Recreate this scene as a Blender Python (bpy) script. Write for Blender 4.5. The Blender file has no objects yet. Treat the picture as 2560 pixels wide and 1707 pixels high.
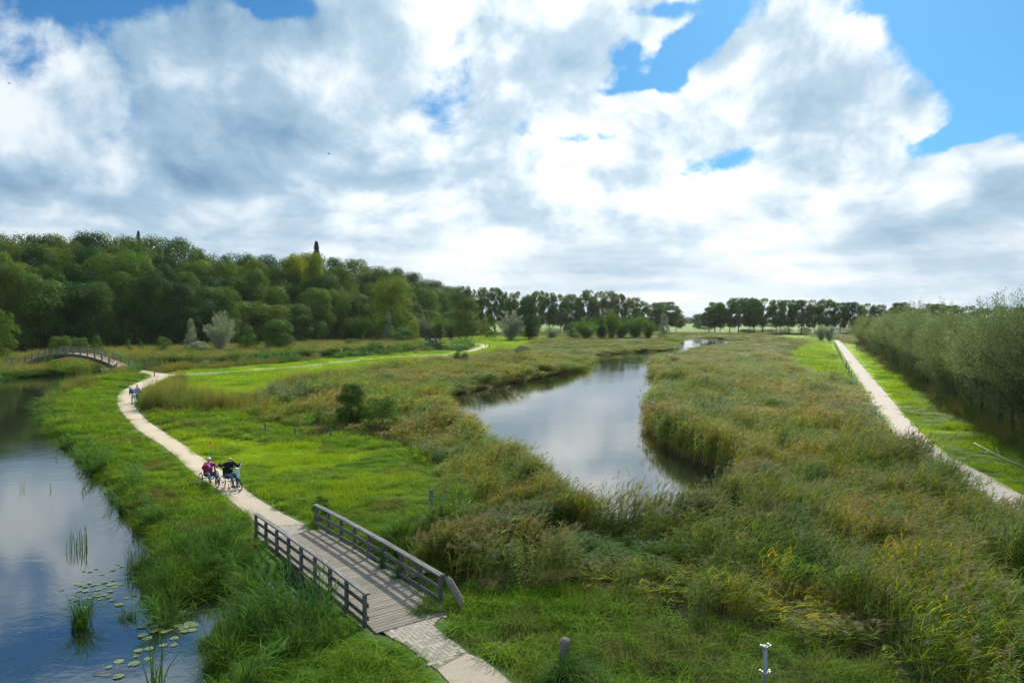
import bpy, bmesh, math, random
import numpy as np
from mathutils import Vector, Matrix
from mathutils.geometry import tessellate_polygon

# ---------------------------------------------------------------- camera
F, CX, CY, HZ, H = 1780.0, 1280.0, 853.5, 800.0, 7.8
PITCH = math.atan((CY - HZ) / F)
SUN_AZ, SUN_EL = math.radians(24), math.radians(41)
SUNV = Vector((math.sin(SUN_AZ) * math.cos(SUN_EL), math.cos(SUN_AZ) * math.cos(SUN_EL), math.sin(SUN_EL)))
sc = bpy.context.scene
col = sc.collection
cam = bpy.data.cameras.new('camera')
cam.sensor_width = 36.0
cam.lens = F / 2560 * 36
cam.clip_end = 20000
cam_o = bpy.data.objects.new('camera', cam)
cam_o.location = (0, 0, H)
cam_o.rotation_euler = (math.radians(90) - PITCH, 0, 0)
col.objects.link(cam_o)
sc.camera = cam_o
sc.view_settings.view_transform = 'Standard'
sc.view_settings.look = 'None'
sc.view_settings.exposure = 0.58
sc.view_settings.gamma = 1.0
sc.view_settings.use_curve_mapping = False
sc.cycles.max_bounces = 8
sc.cycles.transparent_max_bounces = 8
sc.cycles.use_denoising = True
sc.cycles.volume_bounces = 0

def ray(u, v):
    x = (u - CX) / F
    yu = -(v - CY) / F
    return np.array([x, math.cos(PITCH) + yu * math.sin(PITCH), -math.sin(PITCH) + yu * math.cos(PITCH)])

def un(u, v, z=0.0):
    """where the sight line of a photograph pixel meets the level z"""
    d = ray(u, v)
    t = (z - H) / d[2]
    return np.array([d[0] * t, d[1] * t])

def unp(lst, z=0.0):
    return np.array([un(u, v, z) for u, v in lst])

# ---------------------------------------------------------------- sun
sun = bpy.data.lights.new('sun', 'SUN')
sun.energy = 5.0
sun.angle = math.radians(0.6)
sun.color = (1.0, 0.93, 0.80)
sun_o = bpy.data.objects.new('sun', sun)
sun_o.rotation_euler = (-SUNV).to_track_quat('-Z', 'Y').to_euler()
sun_o.location = (0, 0, 300)
col.objects.link(sun_o)

# ---------------------------------------------------------------- world
world = bpy.data.worlds.new('World')
sc.world = world
world.use_nodes = True

class G:
    """small helper to write node graphs as expressions"""
    def __init__(s, nt):
        s.nt = nt
        s.x = 0
    def n(s, typ, **kw):
        nd = s.nt.nodes.new(typ)
        s.x += 20
        nd.location = (s.x, 0)
        for k, v in kw.items():
            setattr(nd, k, v)
        return nd
    def link(s, a, b):
        s.nt.links.new(a, b)
    def put(s, v, sock):
        if v is None:
            return
        if isinstance(v, bpy.types.NodeSocket):
            s.nt.links.new(v, sock)
        else:
            sock.default_value = v
    def m(s, op, a, b=None, c=None, clamp=False):
        nd = s.n('ShaderNodeMath', operation=op, use_clamp=clamp)
        s.put(a, nd.inputs[0]); s.put(b, nd.inputs[1]); s.put(c, nd.inputs[2])
        return nd.outputs[0]
    def vm(s, op, a, b=None, scale=None):
        nd = s.n('ShaderNodeVectorMath', operation=op)
        s.put(a, nd.inputs[0]); s.put(b, nd.inputs[1])
        if scale is not None:
            s.put(scale, nd.inputs['Scale'])
        return nd.outputs['Value'] if op in ('DOT_PRODUCT', 'LENGTH') else nd.outputs['Vector']
    def noise(s, vec, scale, detail=4, rough=0.55, dist=0.0, color=False, lac=2.0):
        nd = s.n('ShaderNodeTexNoise')
        s.put(vec, nd.inputs['Vector'])
        nd.inputs['Scale'].default_value = scale
        nd.inputs['Detail'].default_value = detail
        nd.inputs['Roughness'].default_value = rough
        nd.inputs['Lacunarity'].default_value = lac
        nd.inputs['Distortion'].default_value = dist
        return nd.outputs['Color'] if color else nd.outputs[0]
    def ramp(s, v, a, b, c=0.0, d=1.0, smooth=True):
        nd = s.n('ShaderNodeMapRange')
        nd.interpolation_type = 'SMOOTHSTEP' if smooth else 'LINEAR'
        s.put(v, nd.inputs['Value'])
        for k, q in zip(('From Min', 'From Max', 'To Min', 'To Max'), (a, b, c, d)):
            nd.inputs[k].default_value = q
        return nd.outputs['Result']
    def mix(s, f, a, b, mode='MIX'):
        nd = s.n('ShaderNodeMix', data_type='RGBA', blend_type=mode)
        s.put(f, nd.inputs[0])
        for q, k in ((a, 6), (b, 7)):
            if isinstance(q, tuple) and len(q) == 3:
                q = (*q, 1.0)
            s.put(q, nd.inputs[k])
        return nd.outputs[2]
    def comb(s, x, y, z):
        nd = s.n('ShaderNodeCombineXYZ')
        s.put(x, nd.inputs[0]); s.put(y, nd.inputs[1]); s.put(z, nd.inputs[2])
        return nd.outputs[0]

def build_sky():
    nt = world.node_tree
    nt.nodes.clear()
    g = G(nt)
    out = g.n('ShaderNodeOutputWorld')
    bg = g.n('ShaderNodeBackground')
    tc = g.n('ShaderNodeTexCoord')
    d = tc.outputs['Generated']
    sky = g.n('ShaderNodeTexSky')
    sky.sky_type = 'NISHITA'
    sky.sun_disc = False
    sky.sun_elevation = SUN_EL
    sky.sun_rotation = SUN_AZ
    sky.air_density = 1.0
    sky.dust_density = 0.7
    sky.ozone_density = 1.6
    sep = g.n('ShaderNodeSeparateXYZ')
    g.link(d, sep.inputs[0])
    X, Y, Z = sep.outputs
    az = g.m('ARCTAN2', X, Y)
    el = g.m('ARCSINE', Z)
    zc = g.m('MAXIMUM', Z, 0.0)
    den = g.m('ADD', zc, 0.27)
    # cloud field: finer and flatter towards the horizon
    P = g.comb(g.m('MULTIPLY', az, 1.55), g.m('MULTIPLY', g.m('LOGARITHM', g.m('ADD', zc, 0.26), math.e), 1.05), 0.37)
    warp = g.noise(P, 2.1, 3, 0.5, color=True)
    warp = g.vm('SUBTRACT', warp, (0.5, 0.5, 0.5))
    Pw = g.vm('ADD', P, g.vm('SCALE', warp, scale=0.22))
    dl = (math.sin(SUN_AZ) * 0.10, math.cos(SUN_AZ) * 0.10, 0.0)
    n1a = g.noise(Pw, 2.6, 11, 0.63)
    vo = g.n('ShaderNodeTexVoronoi', feature='SMOOTH_F1')
    g.link(Pw, vo.inputs['Vector'])
    vo.inputs['Scale'].default_value = 5.2
    vo.inputs['Detail'].default_value = 3.0
    vo.inputs['Roughness'].default_value = 0.55
    vo.inputs['Smoothness'].default_value = 0.35
    puff = g.m('SUBTRACT', 0.45, vo.outputs['Distance'])
    n1 = g.m('MULTIPLY_ADD', puff, 0.16, n1a)
    Ps = g.vm('ADD', Pw, (0.02, 0.055, 0.01))
    n2 = g.noise(Ps, 2.6, 9, 0.58)
    n3 = g.noise(g.vm('ADD', Pw, (7.0, 2.0, 1.0)), 5.2, 7, 0.5)
    nbig = g.noise(g.vm('ADD', P, (3.1, 1.7, 4.0)), 0.8, 3, 0.5)
    # warped angles for the placed masses
    wa = g.noise(P, 3.4, 7, 0.58, color=True)
    wa = g.vm('SCALE', g.vm('SUBTRACT', wa, (0.5, 0.5, 0.5)), scale=0.15)
    ang = g.vm('ADD', g.comb(az, el, 0.0), g.vm('MULTIPLY', wa, (1.0, 0.6, 0.0)))
    def ae(u, v):
        q = ray(u, v); q = q / np.linalg.norm(q)
        return math.atan2(q[0], q[1]), math.asin(q[2])
    def blobs(lst):
        acc = None
        for (u, v, ru, rv, rot, w) in lst:
            a, e = ae(u, v)
            mp = g.n('ShaderNodeMapping', vector_type='TEXTURE')
            g.link(ang, mp.inputs['Vector'])
            mp.inputs['Location'].default_value = (a, e, 0)
            mp.inputs['Rotation'].default_value = (0, 0, math.radians(rot))
            k = math.cos(a)
            mp.inputs['Scale'].default_value = (ru / F * k * k, rv / F * k, 1)
            dd = g.vm('DOT_PRODUCT', mp.outputs[0], mp.outputs[0])
            ex = g.m('EXPONENT', g.m('MULTIPLY', dd, -1.0))
            acc = g.m('MULTIPLY', ex, w) if acc is None else g.m('MULTIPLY_ADD', ex, w, acc)
        return acc
    dark = blobs([(700, 55, 230, 62, 8, 1.5), (480, 200, 160, 110, 0, -.5), (90, 440, 240, 70, -4, 1.5), (230, 240, 160, 70, -5, .5),
                  (560, 475, 210, 55, 14, .65), (430, 520, 120, 30, 0, .15), (1010, 445, 240, 50, 4, 1.25), (1200, 200, 90, 150, -28, 1.1),
                  (1250, 528, 110, 40, 6, 1.1), (1960, 310, 230, 48, 17, 1.5), (1830, 125, 60, 45, 20, .45),
                  (2080, 400, 160, 45, 10, 1.0), (1680, 570, 90, 60, 0, .6), (2360, 545, 300, 48, 7, 1.5),
                  (2520, 470, 110, 60, 15, .8), (700, 595, 330, 22, 0, .5), (1310, 340, 40, 90, 0, .4),
                  (300, 520, 130, 40, 10, .4), (1420, 600, 120, 26, 0, .35), (2100, 620, 260, 22, 0, .35),
                  (900, 640, 420, 18, 0, .3), (1900, 690, 500, 16, 0, .2), (900, -140, 500, 70, 0, .5), (1800, -160, 400, 60, 0, .4),
                  (400, 600, 300, 20, 0, .3), (1080, 120, 120, 60, 20, .2), (780, 330, 120, 40, 15, .35),
                  # brighter places
                  (1480, 560, 480, 90, 0, -1.0), (430, 380, 160, 60, 10, -.35), (1500, 300, 240, 90, 10, -.35), (1950, 150, 300, 60, 12, -.45), (1420, 90, 150, 90, 0, -.4), (760, 440, 70, 60, 30, -.55),
                  (430, 330, 120, 70, -20, -.4), (120, 120, 170, 90, 0, -.4), (2250, 330, 180, 60, 20, -.4),
                  (2150, 480, 210, 40, 8, -.4), (1700, 470, 200, 40, 0, -.5), (960, 300, 130, 60, 20, -.4)])
    hole = blobs([(2530, 160, 170, 150, 35, 1.6), (2420, 300, 170, 36, 15, 1.2), (2400, 70, 160, 50, 10, .5), (1760, 85, 150, 44, 22, 1.2), (1655, 215, 55, 46, 30, .9),
                  (1560, 150, 40, 50, -20, .6), (1640, 30, 120, 18, 8, .55), (2250, 20, 110, 22, 0, .6), (690, -5, 110, 26, 0, 1.1),
                  (640, 235, 50, 16, -20, .35), (1480, 335, 110, 16, 0, .38), (1760, 415, 170, 22, 8, .45), (1570, 215, 120, 16, 0, .4),
                  (150, -60, 330, 55, 0, 1.2), (2300, -200, 500, 130, 0, 1.0), (1600, 330, 60, 12, 0, .3)])
    c1 = g.m('SUBTRACT', n1, 0.5)
    cover = g.m('MULTIPLY_ADD', c1, 2.6, 0.72)
    cover = g.m('SUBTRACT', cover, hole)
    cover = g.m('ADD', cover, g.ramp(el, 0.30, 0.0, 0.0, 0.5))
    alpha = g.ramp(cover, -0.03, 0.36)
    bign = g.m('MULTIPLY_ADD', g.m('SUBTRACT', nbig, 0.5), 1.3, 0.0)
    sh = g.m('MULTIPLY_ADD', g.m('SUBTRACT', n2, 0.5), 5.0, 0.22)
    sh = g.m('ADD', sh, g.m('MULTIPLY_ADD', n3, 1.5, -0.75))
    sh = g.m('ADD', sh, g.m('MULTIPLY', dark, 0.72))
    sh = g.m('ADD', sh, g.m('MULTIPLY', bign, 0.2))
    # crisp lit rims where the density falls off towards the sun
    rim = g.m('ADD', g.m('MULTIPLY', g.m('SUBTRACT', n2, n1a), 6.5), g.m('MULTIPLY', puff, -1.9))
    sh = g.m('ADD', sh, g.m('MULTIPLY', rim, 0.42))
    shade = g.ramp(sh, -0.30, 1.35)
    deep = g.ramp(sh, 0.7, 3.0)
    # brightness: strong scattering glow round the veiled sun
    gl = g.vm('DOT_PRODUCT', d, tuple(Vector(ray(1540, 230)).normalized()))
    gl = g.m('POWER', g.m('MAXIMUM', gl, 0.0), 9.0)
    white = g.mix(gl, (0.70, 0.77, 0.83), (1.18, 1.19, 1.18))
    grey = g.mix(gl, (0.070, 0.19, 0.335), (0.22, 0.40, 0.56))
    lgrey = g.mix(gl, (0.30, 0.45, 0.60), (0.56, 0.69, 0.79))
    cloud = g.mix(shade, white, g.mix(deep, lgrey, grey))
    # pale cream-grey air towards the horizon
    hzf = g.ramp(el, 0.20, 0.0)
    streak = g.noise(g.comb(g.m('MULTIPLY', az, 3.0), g.m('MULTIPLY', el, 26.0), 1.0), 1.6, 7, 0.6)
    hcol = g.mix(g.ramp(streak, 0.38, 0.62), (0.52, 0.64, 0.72), (0.82, 0.85, 0.86))
    cloud = g.mix(g.m('MULTIPLY', hzf, 0.68), cloud, hcol)
    skyc = g.vm('SCALE', sky.outputs[0], scale=0.13)
    skyc = g.vm('MULTIPLY', skyc, (0.19, 0.47, 0.68))
    fin = g.mix(alpha, skyc, cloud)
    g.link(fin, bg.inputs['Color'])
    bg.inputs['Strength'].default_value = 0.80
    g.link(bg.outputs[0], out.inputs['Surface'])
build_sky()
world.cycles.sampling_method = 'MANUAL'
world.cycles.sample_map_resolution = 512
# ---------------------------------------------------------------- helpers
rng = np.random.default_rng(7)
random.seed(7)
MW = {}

def tag(o, label=None, cat=None, group=None, kind=None):
    if label: o['label'] = label
    if cat: o['category'] = cat
    if group: o['group'] = group
    if kind: o['kind'] = kind
    return o

def empty(name, loc=(0, 0, 0), rz=0.0, label=None, cat=None, group=None):
    o = bpy.data.objects.new(name, None)
    o.location = loc
    o.rotation_euler = (0, 0, rz)
    o.empty_display_size = 0.3
    col.objects.link(o)
    tag(o, label, cat, group)
    MW[o.name] = Matrix.Translation(loc) @ Matrix.Rotation(rz, 4, 'Z')
    return o

def link(name, me, mat=None, parent=None, M=None, world=False):
    """an object; M is its matrix in the parent's space (or in world space when world=True)"""
    o = bpy.data.objects.new(name, me)
    if mat is not None and len(me.materials) == 0:
        me.materials.append(mat)
    elif mat is not None and me.materials[0] is not mat:
        o.material_slots[0].link = 'OBJECT'
        o.material_slots[0].material = mat
    col.objects.link(o)
    if parent is not None:
        o.parent = parent
        if world:
            M = MW[parent.name].inverted() @ (M or Matrix.Identity(4))
    if M is not None:
        o.matrix_basis = M
    MW[o.name] = (MW[parent.name] if parent is not None else Matrix.Identity(4)) @ (M or Matrix.Identity(4))
    return o

def mesh_np(name, V, faces, C=None, smooth=False, mats=None):
    """faces: list of (m,k) int arrays"""
    me = bpy.data.meshes.new(name)
    V = np.asarray(V, np.float32)
    me.vertices.add(len(V))
    me.vertices.foreach_set('co', V.ravel())
    ls, tot, idx = [], [], []
    pos = 0
    for f in faces:
        f = np.asarray(f, np.int32)
        if len(f) == 0: continue
        m, k = f.shape
        idx.append(f.ravel())
        ls.append(pos + np.arange(m, dtype=np.int32) * k)
        tot.append(np.full(m, k, np.int32))
        pos += m * k
    idx = np.concatenate(idx); ls = np.concatenate(ls)
    me.loops.add(len(idx)); me.loops.foreach_set('vertex_index', idx)
    me.polygons.add(len(ls)); me.polygons.foreach_set('loop_start', ls)
    if C is not None:
        a = me.color_attributes.new('Col', 'FLOAT_COLOR', 'POINT')
        cc = np.ones((len(V), 4), np.float32)
        cc[:, :3] = C
        a.data.foreach_set('color', cc.ravel())
    me.update(calc_edges=True)
    if smooth:
        me.polygons.foreach_set('use_smooth', np.ones(len(ls), bool))
    me.validate()
    return me

def bm_mesh(name, bm, smooth=False):
    me = bpy.data.meshes.new(name)
    bm.to_mesh(me); bm.free()
    if smooth:
        for p in me.polygons: p.use_smooth = True
    return me

def box_bm(sx, sy, sz, bevel=0.0, bm=None, M=None):
    own = bm is None
    if own: bm = bmesh.new()
    r = bmesh.ops.create_cube(bm, size=1.0)
    vs = r['verts']
    for v in vs:
        v.co = Vector((v.co.x * sx, v.co.y * sy, v.co.z * sz))
    if bevel > 0:
        es = list({e for v in vs for e in v.link_edges})
        r2 = bmesh.ops.bevel(bm, geom=es, offset=bevel, segments=1, affect='EDGES')
        vs = list({v for f in r2['faces'] for v in f.verts} | {v for v in vs if v.is_valid})
    if M is not None:
        bmesh.ops.transform(bm, matrix=M, verts=vs)
    return bm

def tube(bm, pts, r, seg=8, caps=True):
    """tube along points; r number or list"""
    pts = [Vector(p) for p in pts]
    n = len(pts)
    rs = r if isinstance(r, (list, tuple)) else [r] * n
    rings = []
    up = None
    for i in range(n):
        t = (pts[min(i + 1, n - 1)] - pts[max(i - 1, 0)]).normalized()
        if up is None:
            up = t.orthogonal().normalized()
        else:
            up = (up - t * up.dot(t))
            up = up.normalized() if up.length > 1e-5 else t.orthogonal().normalized()
        b = t.cross(up)
        ring = []
        for k in range(seg):
            a = 2 * math.pi * k / seg
            ring.append(bm.verts.new(pts[i] + (up * math.cos(a) + b * math.sin(a)) * rs[i]))
        rings.append(ring)
    for i in range(n - 1):
        for k in range(seg):
            k2 = (k + 1) % seg
            bm.faces.new((rings[i][k], rings[i][k2], rings[i + 1][k2], rings[i + 1][k]))
    if caps:
        bm.faces.new(rings[0][::-1]); bm.faces.new(rings[-1])
    return bm

def ring_bm(R, r, seg=24, sub=6, squash=1.0, bm=None, M=None):
    """torus round the Y axis (a wheel rolling along X)"""
    if bm is None: bm = bmesh.new()
    vs = []
    for i in range(seg):
        a = 2 * math.pi * i / seg
        row = []
        for j in range(sub):
            b = 2 * math.pi * j / sub
            q = Vector(((R + r * math.cos(b)) * math.cos(a), r * math.sin(b) * squash, (R + r * math.cos(b)) * math.sin(a)))
            if M is not None: q = M @ q
            row.append(bm.verts.new(q))
        vs.append(row)
    for i in range(seg):
        for j in range(sub):
            i2, j2 = (i + 1) % seg, (j + 1) % sub
            bm.faces.new((vs[i][j], vs[i2][j], vs[i2][j2], vs[i][j2]))
    return bm

def frame_M(p0, p1, up=(0, 0, 1), roll=0.0):
    """matrix with X along p0->p1, centred between them"""
    p0, p1 = Vector(p0), Vector(p1)
    x = (p1 - p0).normalized()
    u = Vector(up)
    y = u.cross(x).normalized()
    z = x.cross(y)
    M = Matrix((x, y, z)).transposed().to_4x4()
    M.translation = (p0 + p1) / 2
    return M @ Matrix.Rotation(roll, 4, 'X')

def beam(name, p0, p1, w, h, mat, parent, bevel=0.008, up=(0, 0, 1), roll=0.0):
    L = (Vector(p1) - Vector(p0)).length
    me = bm_mesh(name, box_bm(L, w, h, bevel))
    return link(name, me, mat, parent, frame_M(p0, p1, up, roll), world=True)

# ---------------------------------------------------------------- noise
def vnoise(x, y, s, seed=0):
    x = np.asarray(x, np.float64) / s + 1000.0; y = np.asarray(y, np.float64) / s + 1000.0
    xi = np.floor(x).astype(np.int64); yi = np.floor(y).astype(np.int64)
    fx = x - xi; fy = y - yi
    fx = fx * fx * (3 - 2 * fx); fy = fy * fy * (3 - 2 * fy)
    def h(a, b):
        n = (a * 374761393 + b * 668265263 + seed * 1442695041) & 0x7fffffff
        n = ((n ^ (n >> 13)) * 1274126177) & 0x7fffffff
        n = (n ^ (n >> 16)) & 0xffff
        return n / 65535.0
    return (h(xi, yi) * (1 - fx) + h(xi + 1, yi) * fx) * (1 - fy) + (h(xi, yi + 1) * (1 - fx) + h(xi + 1, yi + 1) * fx) * fy

def fbm(x, y, s, seed=0, o=4):
    a, t, w = 0, 0, 1.0
    for i in range(o):
        a = a + w * vnoise(x, y, s / 2 ** i, seed + i * 17); t += w; w *= 0.55
    return a / t

# ---------------------------------------------------------------- polygons
def inside(P, poly):
    x, y = P[:, 0], P[:, 1]
    res = np.zeros(len(P), bool)
    n = len(poly)
    for i in range(n):
        x0, y0 = poly[i]; x1, y1 = poly[(i + 1) % n]
        if y0 == y1: continue
        c = (y0 > y) != (y1 > y)
        xx = (x1 - x0) * (y - y0) / (y1 - y0) + x0
        res ^= c & (x < xx)
    return res

def dist(P, poly, closed=True):
    x, y = P[:, 0], P[:, 1]
    d = np.full(len(P), 1e18)
    n = len(poly)
    for i in range(n if closed else n - 1):
        ax, ay = poly[i]; bx, by = poly[(i + 1) % n]
        dx, dy = bx - ax, by - ay
        L = dx * dx + dy * dy + 1e-12
        t = np.clip(((x - ax) * dx + (y - ay) * dy) / L, 0, 1)
        d = np.minimum(d, (x - ax - t * dx) ** 2 + (y - ay - t * dy) ** 2)
    return np.sqrt(d)

def smooth_poly(p, it=2, closed=True):
    p = np.asarray(p, float)
    for _ in range(it):
        if closed:
            q = np.roll(p, -1, 0)
            p = np.stack([p * .75 + q * .25, p * .25 + q * .75], 1).reshape(-1, 2)
        else:
            q = p[1:]; a = p[:-1]
            m = np.stack([a * .75 + q * .25, a * .25 + q * .75], 1).reshape(-1, 2)
            p = np.vstack([p[:1], m, p[-1:]])
    return p

WZ = -0.30
# river on the left: the bank on our right, then under the arched bridge, then the far bank
RIVER = unp([(560, 5000), (545, 1760), (537, 1707), (520, 1659), (512, 1604), (505, 1560), (470, 1530), (405, 1518), (386, 1495), (376, 1439), (380, 1366), (362, 1330),
             (314, 1286), (300, 1238), (256, 1202), (228, 1165), (210, 1143), (172, 1110), (122, 1076), (103, 1036), (120, 1005), (150, 985), (205, 963), (262, 946), (296, 937),
             (318, 926), (372, 924), (470, 922), (560, 918), (660, 912.5), (760, 906), (860, 897.5), (1000, 887.5), (1090, 882.5), (1150, 877), (1166, 869), (1122, 859), (1108, 853), (1125, 848),
             (1165, 842), (1060, 841), (1040, 848), (1052, 856), (1046, 866), (1010, 875), (930, 879), (800, 886), (700, 892), (600, 898), (480, 907), (380, 908), (300, 912), (288, 921),
             (240, 930), (196, 936), (92, 941), (60, 942), (0, 948), (-150, 965), (-400, 1010), (-700, 1100), (-900, 1300), (-900, 2200), (-900, 5000)], WZ)
RIVER = smooth_poly(RIVER, 2)
LAKE = unp([(1100, 996), (1200, 976), (1335, 947), (1420, 932), (1460, 920), (1468, 900), (1474, 889), (1540, 884), (1591, 880), (1640, 878), (1672, 874), (1676, 866), (1666, 856),
            (1700, 849), (1733, 845), (1800, 846), (1840, 853), (1832, 862), (1765, 869), (1730, 873), (1712, 884), (1698, 893), (1650, 899), (1628, 912), (1625, 932), (1634, 947),
            (1668, 956), (1648, 972), (1634, 990), (1624, 1020), (1619, 1050), (1624, 1080), (1664, 1112), (1710, 1145), (1775, 1172), (1838, 1200), (1850, 1225), (1830, 1290),
            (1766, 1345), (1650, 1362), (1500, 1375), (1420, 1345), (1370, 1270), (1310, 1215), (1250, 1180), (1180, 1125), (1110, 1060), (1085, 1022)], WZ)
LAKE = smooth_poly(LAKE, 2)

# the near footbridge: rail lines measured at the height of the handrail
BL1, BL0 = un(920.6, 1483.4, .85), un(642, 1286, .85)
BR1, BR0 = un(1095.4, 1439.5, .85), un(788.3, 1263.3, .85)
AX = (BL0 - BL1) + (BR0 - BR1); AX /= np.linalg.norm(AX)      # towards the far end
NX = np.array([AX[1], -AX[0]])                                 # towards the right rail
def bp(s, t):
    """point on the bridge: s metres along from the near end of the left rail, t metres across from it"""
    return BL1 + AX * s + NX * t
RW = float(NX @ ((BR0 + BR1) / 2 - BL1))
LL = float(AX @ (BL0 - BL1))
SR0 = float(AX @ (BR1 - BL1)); SR1 = float(AX @ (BR0 - BL1))
DECK0, DECK1 = -0.55, float(AX @ (un(740, 1338) - BL1))
sm = 0.47 * LL
DITCH = np.array([bp(sm - 1.9, -4.2), bp(sm + 0.9, -4.2), bp(sm + 1.3, -1.0), bp(sm + 1.2, RW + 1), bp(sm + 0.9, RW + 7), bp(sm - .6, RW + 7), bp(sm - 1.3, RW + 1), bp(sm - 1.5, -1.0)])
RIVJ = np.array([bp(sm - 2.6, -7.5), bp(sm + 1.0, -7.5), bp(sm + 0.9, -3.8), bp(sm - 1.9, -3.8)])
MOUTH = smooth_poly(unp([(500, 1620), (528, 1590), (560, 1560), (610, 1530), (670, 1508), (740, 1490), (700, 1455), (640, 1452), (560, 1478), (480, 1515), (430, 1535), (440, 1600)], WZ), 1)
WATERS = [MOUTH, RIVER, LAKE, smooth_poly(DITCH, 1), RIVJ]

PATHL = [(402, 1110), (366, 1091), (329, 1062), (300, 1025), (291, 1003), (296, 985), (322, 967), (351, 954), (374, 946), (380, 941), (372, 936), (351, 932), (318, 928), (300, 926)]
PATH_MAIN = unp([(1300, 1800), (1123, 1707), (1086, 1667), (1060, 1644), (1021, 1614), (975, 1587), (945, 1566)]).tolist() + [bp(DECK0, -.02).tolist(), bp(DECK0, .1).tolist()]
PATH_NEAR = np.array(unp([(1430, 1830), (1280, 1790), (1180, 1745), (1123, 1707), (1086, 1667)]).tolist() + unp([(1159, 1630), (1207, 1650), (1241, 1675), (1275, 1705), (1340, 1745), (1480, 1800)]).tolist())
PAVING = np.array(unp([(1086, 1667), (1060, 1644), (1021, 1614), (975, 1590), (955, 1572)]).tolist() + [bp(DECK0 - .0, 0.02).tolist(), bp(DECK0 - .0, RW - .05).tolist()]
                  + unp([(1079, 1564), (1107, 1593), (1135, 1608), (1159, 1630)]).tolist())
PATH_FAR = np.array([bp(DECK1, .05).tolist()] + unp([(643, 1306), (585, 1260), (541, 1220), (486, 1187), (446, 1147)] + PATHL
                    + [(318, 921), (351, 925), (390, 932), (428, 936), (468, 935.2), (468, 938.6), (424, 941), (406, 952), (366, 967), (347, 978), (336, 1000), (334, 1012), (340, 1022), (366, 1051),
                       (409, 1080), (457, 1110), (508, 1147), (570, 1184), (621, 1231), (676, 1268)]).tolist() + [bp(DECK1, RW - .1).tolist()])
TOWPATH = unp([(468, 935.2), (600, 927.5), (700, 920), (800, 911), (860, 902.5), (1000, 891.8), (1110, 886), (1150, 880.5), (1150, 883.5), (1110, 888.5), (1000, 894), (870, 904.5), (800, 913), (700, 922), (600, 929.5), (468, 938.6)])
PATH_LOOP = smooth_poly(unp([(1150, 880.5), (1170, 877.5), (1195, 868), (1207, 865), (1200, 862), (1180, 860), (1200, 860), (1221, 864), (1213, 870), (1180, 879), (1150, 883.5)]), 1)
PR = unp([(2107, 859), (2148, 907), (2207, 974), (2259, 1037), (2307, 1085), (2377, 1144), (2481, 1196), (2560, 1240)])
PR = np.vstack([PR, PR[-1] + (PR[-1] - PR[-3]) * 1.2])
def offset(line, d):
    t = np.gradient(line, axis=0); t /= np.linalg.norm(t, axis=1)[:, None]
    return line + np.stack([-t[:, 1], t[:, 0]], 1) * d
sgn = 1.0 if (offset(PR, 1.0)[3, 0] < PR[3, 0]) else -1.0
PL_ = offset(PR, 1.85 * sgn)
PATH_RIGHT = np.vstack([PR, PL_[::-1]])
far_end = unp([(2085, 851), (2094, 850)])
PATH_RIGHT = np.vstack([far_end[1:], PR, PL_[::-1], far_end[:1]])
DECKP = np.array([bp(DECK0 - .05, -.05), bp(DECK1 + .05, -.05), bp(DECK1 + .05, RW + .05), bp(DECK0 - .05, RW + .05)])
PATHS = [PATH_NEAR, PAVING, smooth_poly(PATH_FAR, 1), PATH_RIGHT, DECKP, TOWPATH, PATH_LOOP]
VERGE_L = offset(PR, 3.4 * sgn)

MEADOW = unp([(446, 1085), (520, 1095), (640, 1100), (700, 1110), (830, 1120), (960, 1132), (1050, 1165), (1085, 1200), (1080, 1240), (1050, 1290), (1000, 1330), (900, 1340), (800, 1300), (700, 1260), (640, 1215), (570, 1175), (457, 1110)])
LAWNB = unp([(450, 985), (480, 1002), (560, 1012), (640, 1004), (690, 980), (780, 950), (900, 930), (1050, 910), (1150, 898), (1260, 883), (1180, 872), (1230, 862), (1330, 846), (1200, 838), (1000, 845), (1130, 862), (1160, 873), (1000, 889), (860, 898), (700, 916), (600, 925), (520, 934), (450, 950)])
LAWNT = unp([(1110, 858), (1180, 846), (1330, 841), (1400, 845), (1330, 856), (1310, 880), (1210, 880), (1170, 868)])
LAWNC = unp([(1960, 895), (1985, 870), (2014, 855), (1927, 842), (1900, 838), (2000, 836), (2080, 848), (2092, 864), (2105, 895), (2142, 965), (2066, 962), (2000, 935), (1950, 905)])
REED = unp([(975, 1428), (1095, 1440), (1148, 1476), (1295, 1480), (1400, 1474), (1583, 1500), (1729, 1567), (1948, 1610), (2095, 1640), (2260, 1720), (2700, 1900), (3400, 1900), (3000, 1420)]).tolist() \
    + offset(PR, 3.0 * sgn)[::-1][:7].tolist() + unp([(2130, 968), (2066, 962), (2000, 935), (1940, 905), (1960, 878), (1990, 858), (1930, 846), (1850, 840), (1680, 838), (1500, 842), (1350, 846), (1300, 880), (1180, 897), (1060, 910), (930, 930),
            (800, 962), (720, 992), (640, 1015), (600, 1040), (700, 1066), (800, 1080), (880, 1090), (960, 1105), (1060, 1140), (1098, 1190), (1110, 1290), (1010, 1385)]).tolist()
REED = np.array(REED)
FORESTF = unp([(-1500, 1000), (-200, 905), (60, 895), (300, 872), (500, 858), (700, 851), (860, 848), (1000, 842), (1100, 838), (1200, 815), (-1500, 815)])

def wdist(P):
    """signed distance to the water's edge, positive on land"""
    d = np.full(len(P), 1e9); ins = np.zeros(len(P), bool)
    for w in WATERS:
        i = inside(P, w); dd = dist(P, w)
        ins |= i
        d = np.where(i, -dd, np.where(d < 0, d, np.minimum(d, dd)))
    d = np.where(ins, -np.abs(d), d)
    return d

def pdist(P):
    d = np.full(len(P), 1e9)
    for w in PATHS:
        i = inside(P, w); dd = dist(P, w)
        d = np.minimum(d, np.where(i, -dd, dd))
    return d

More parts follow.
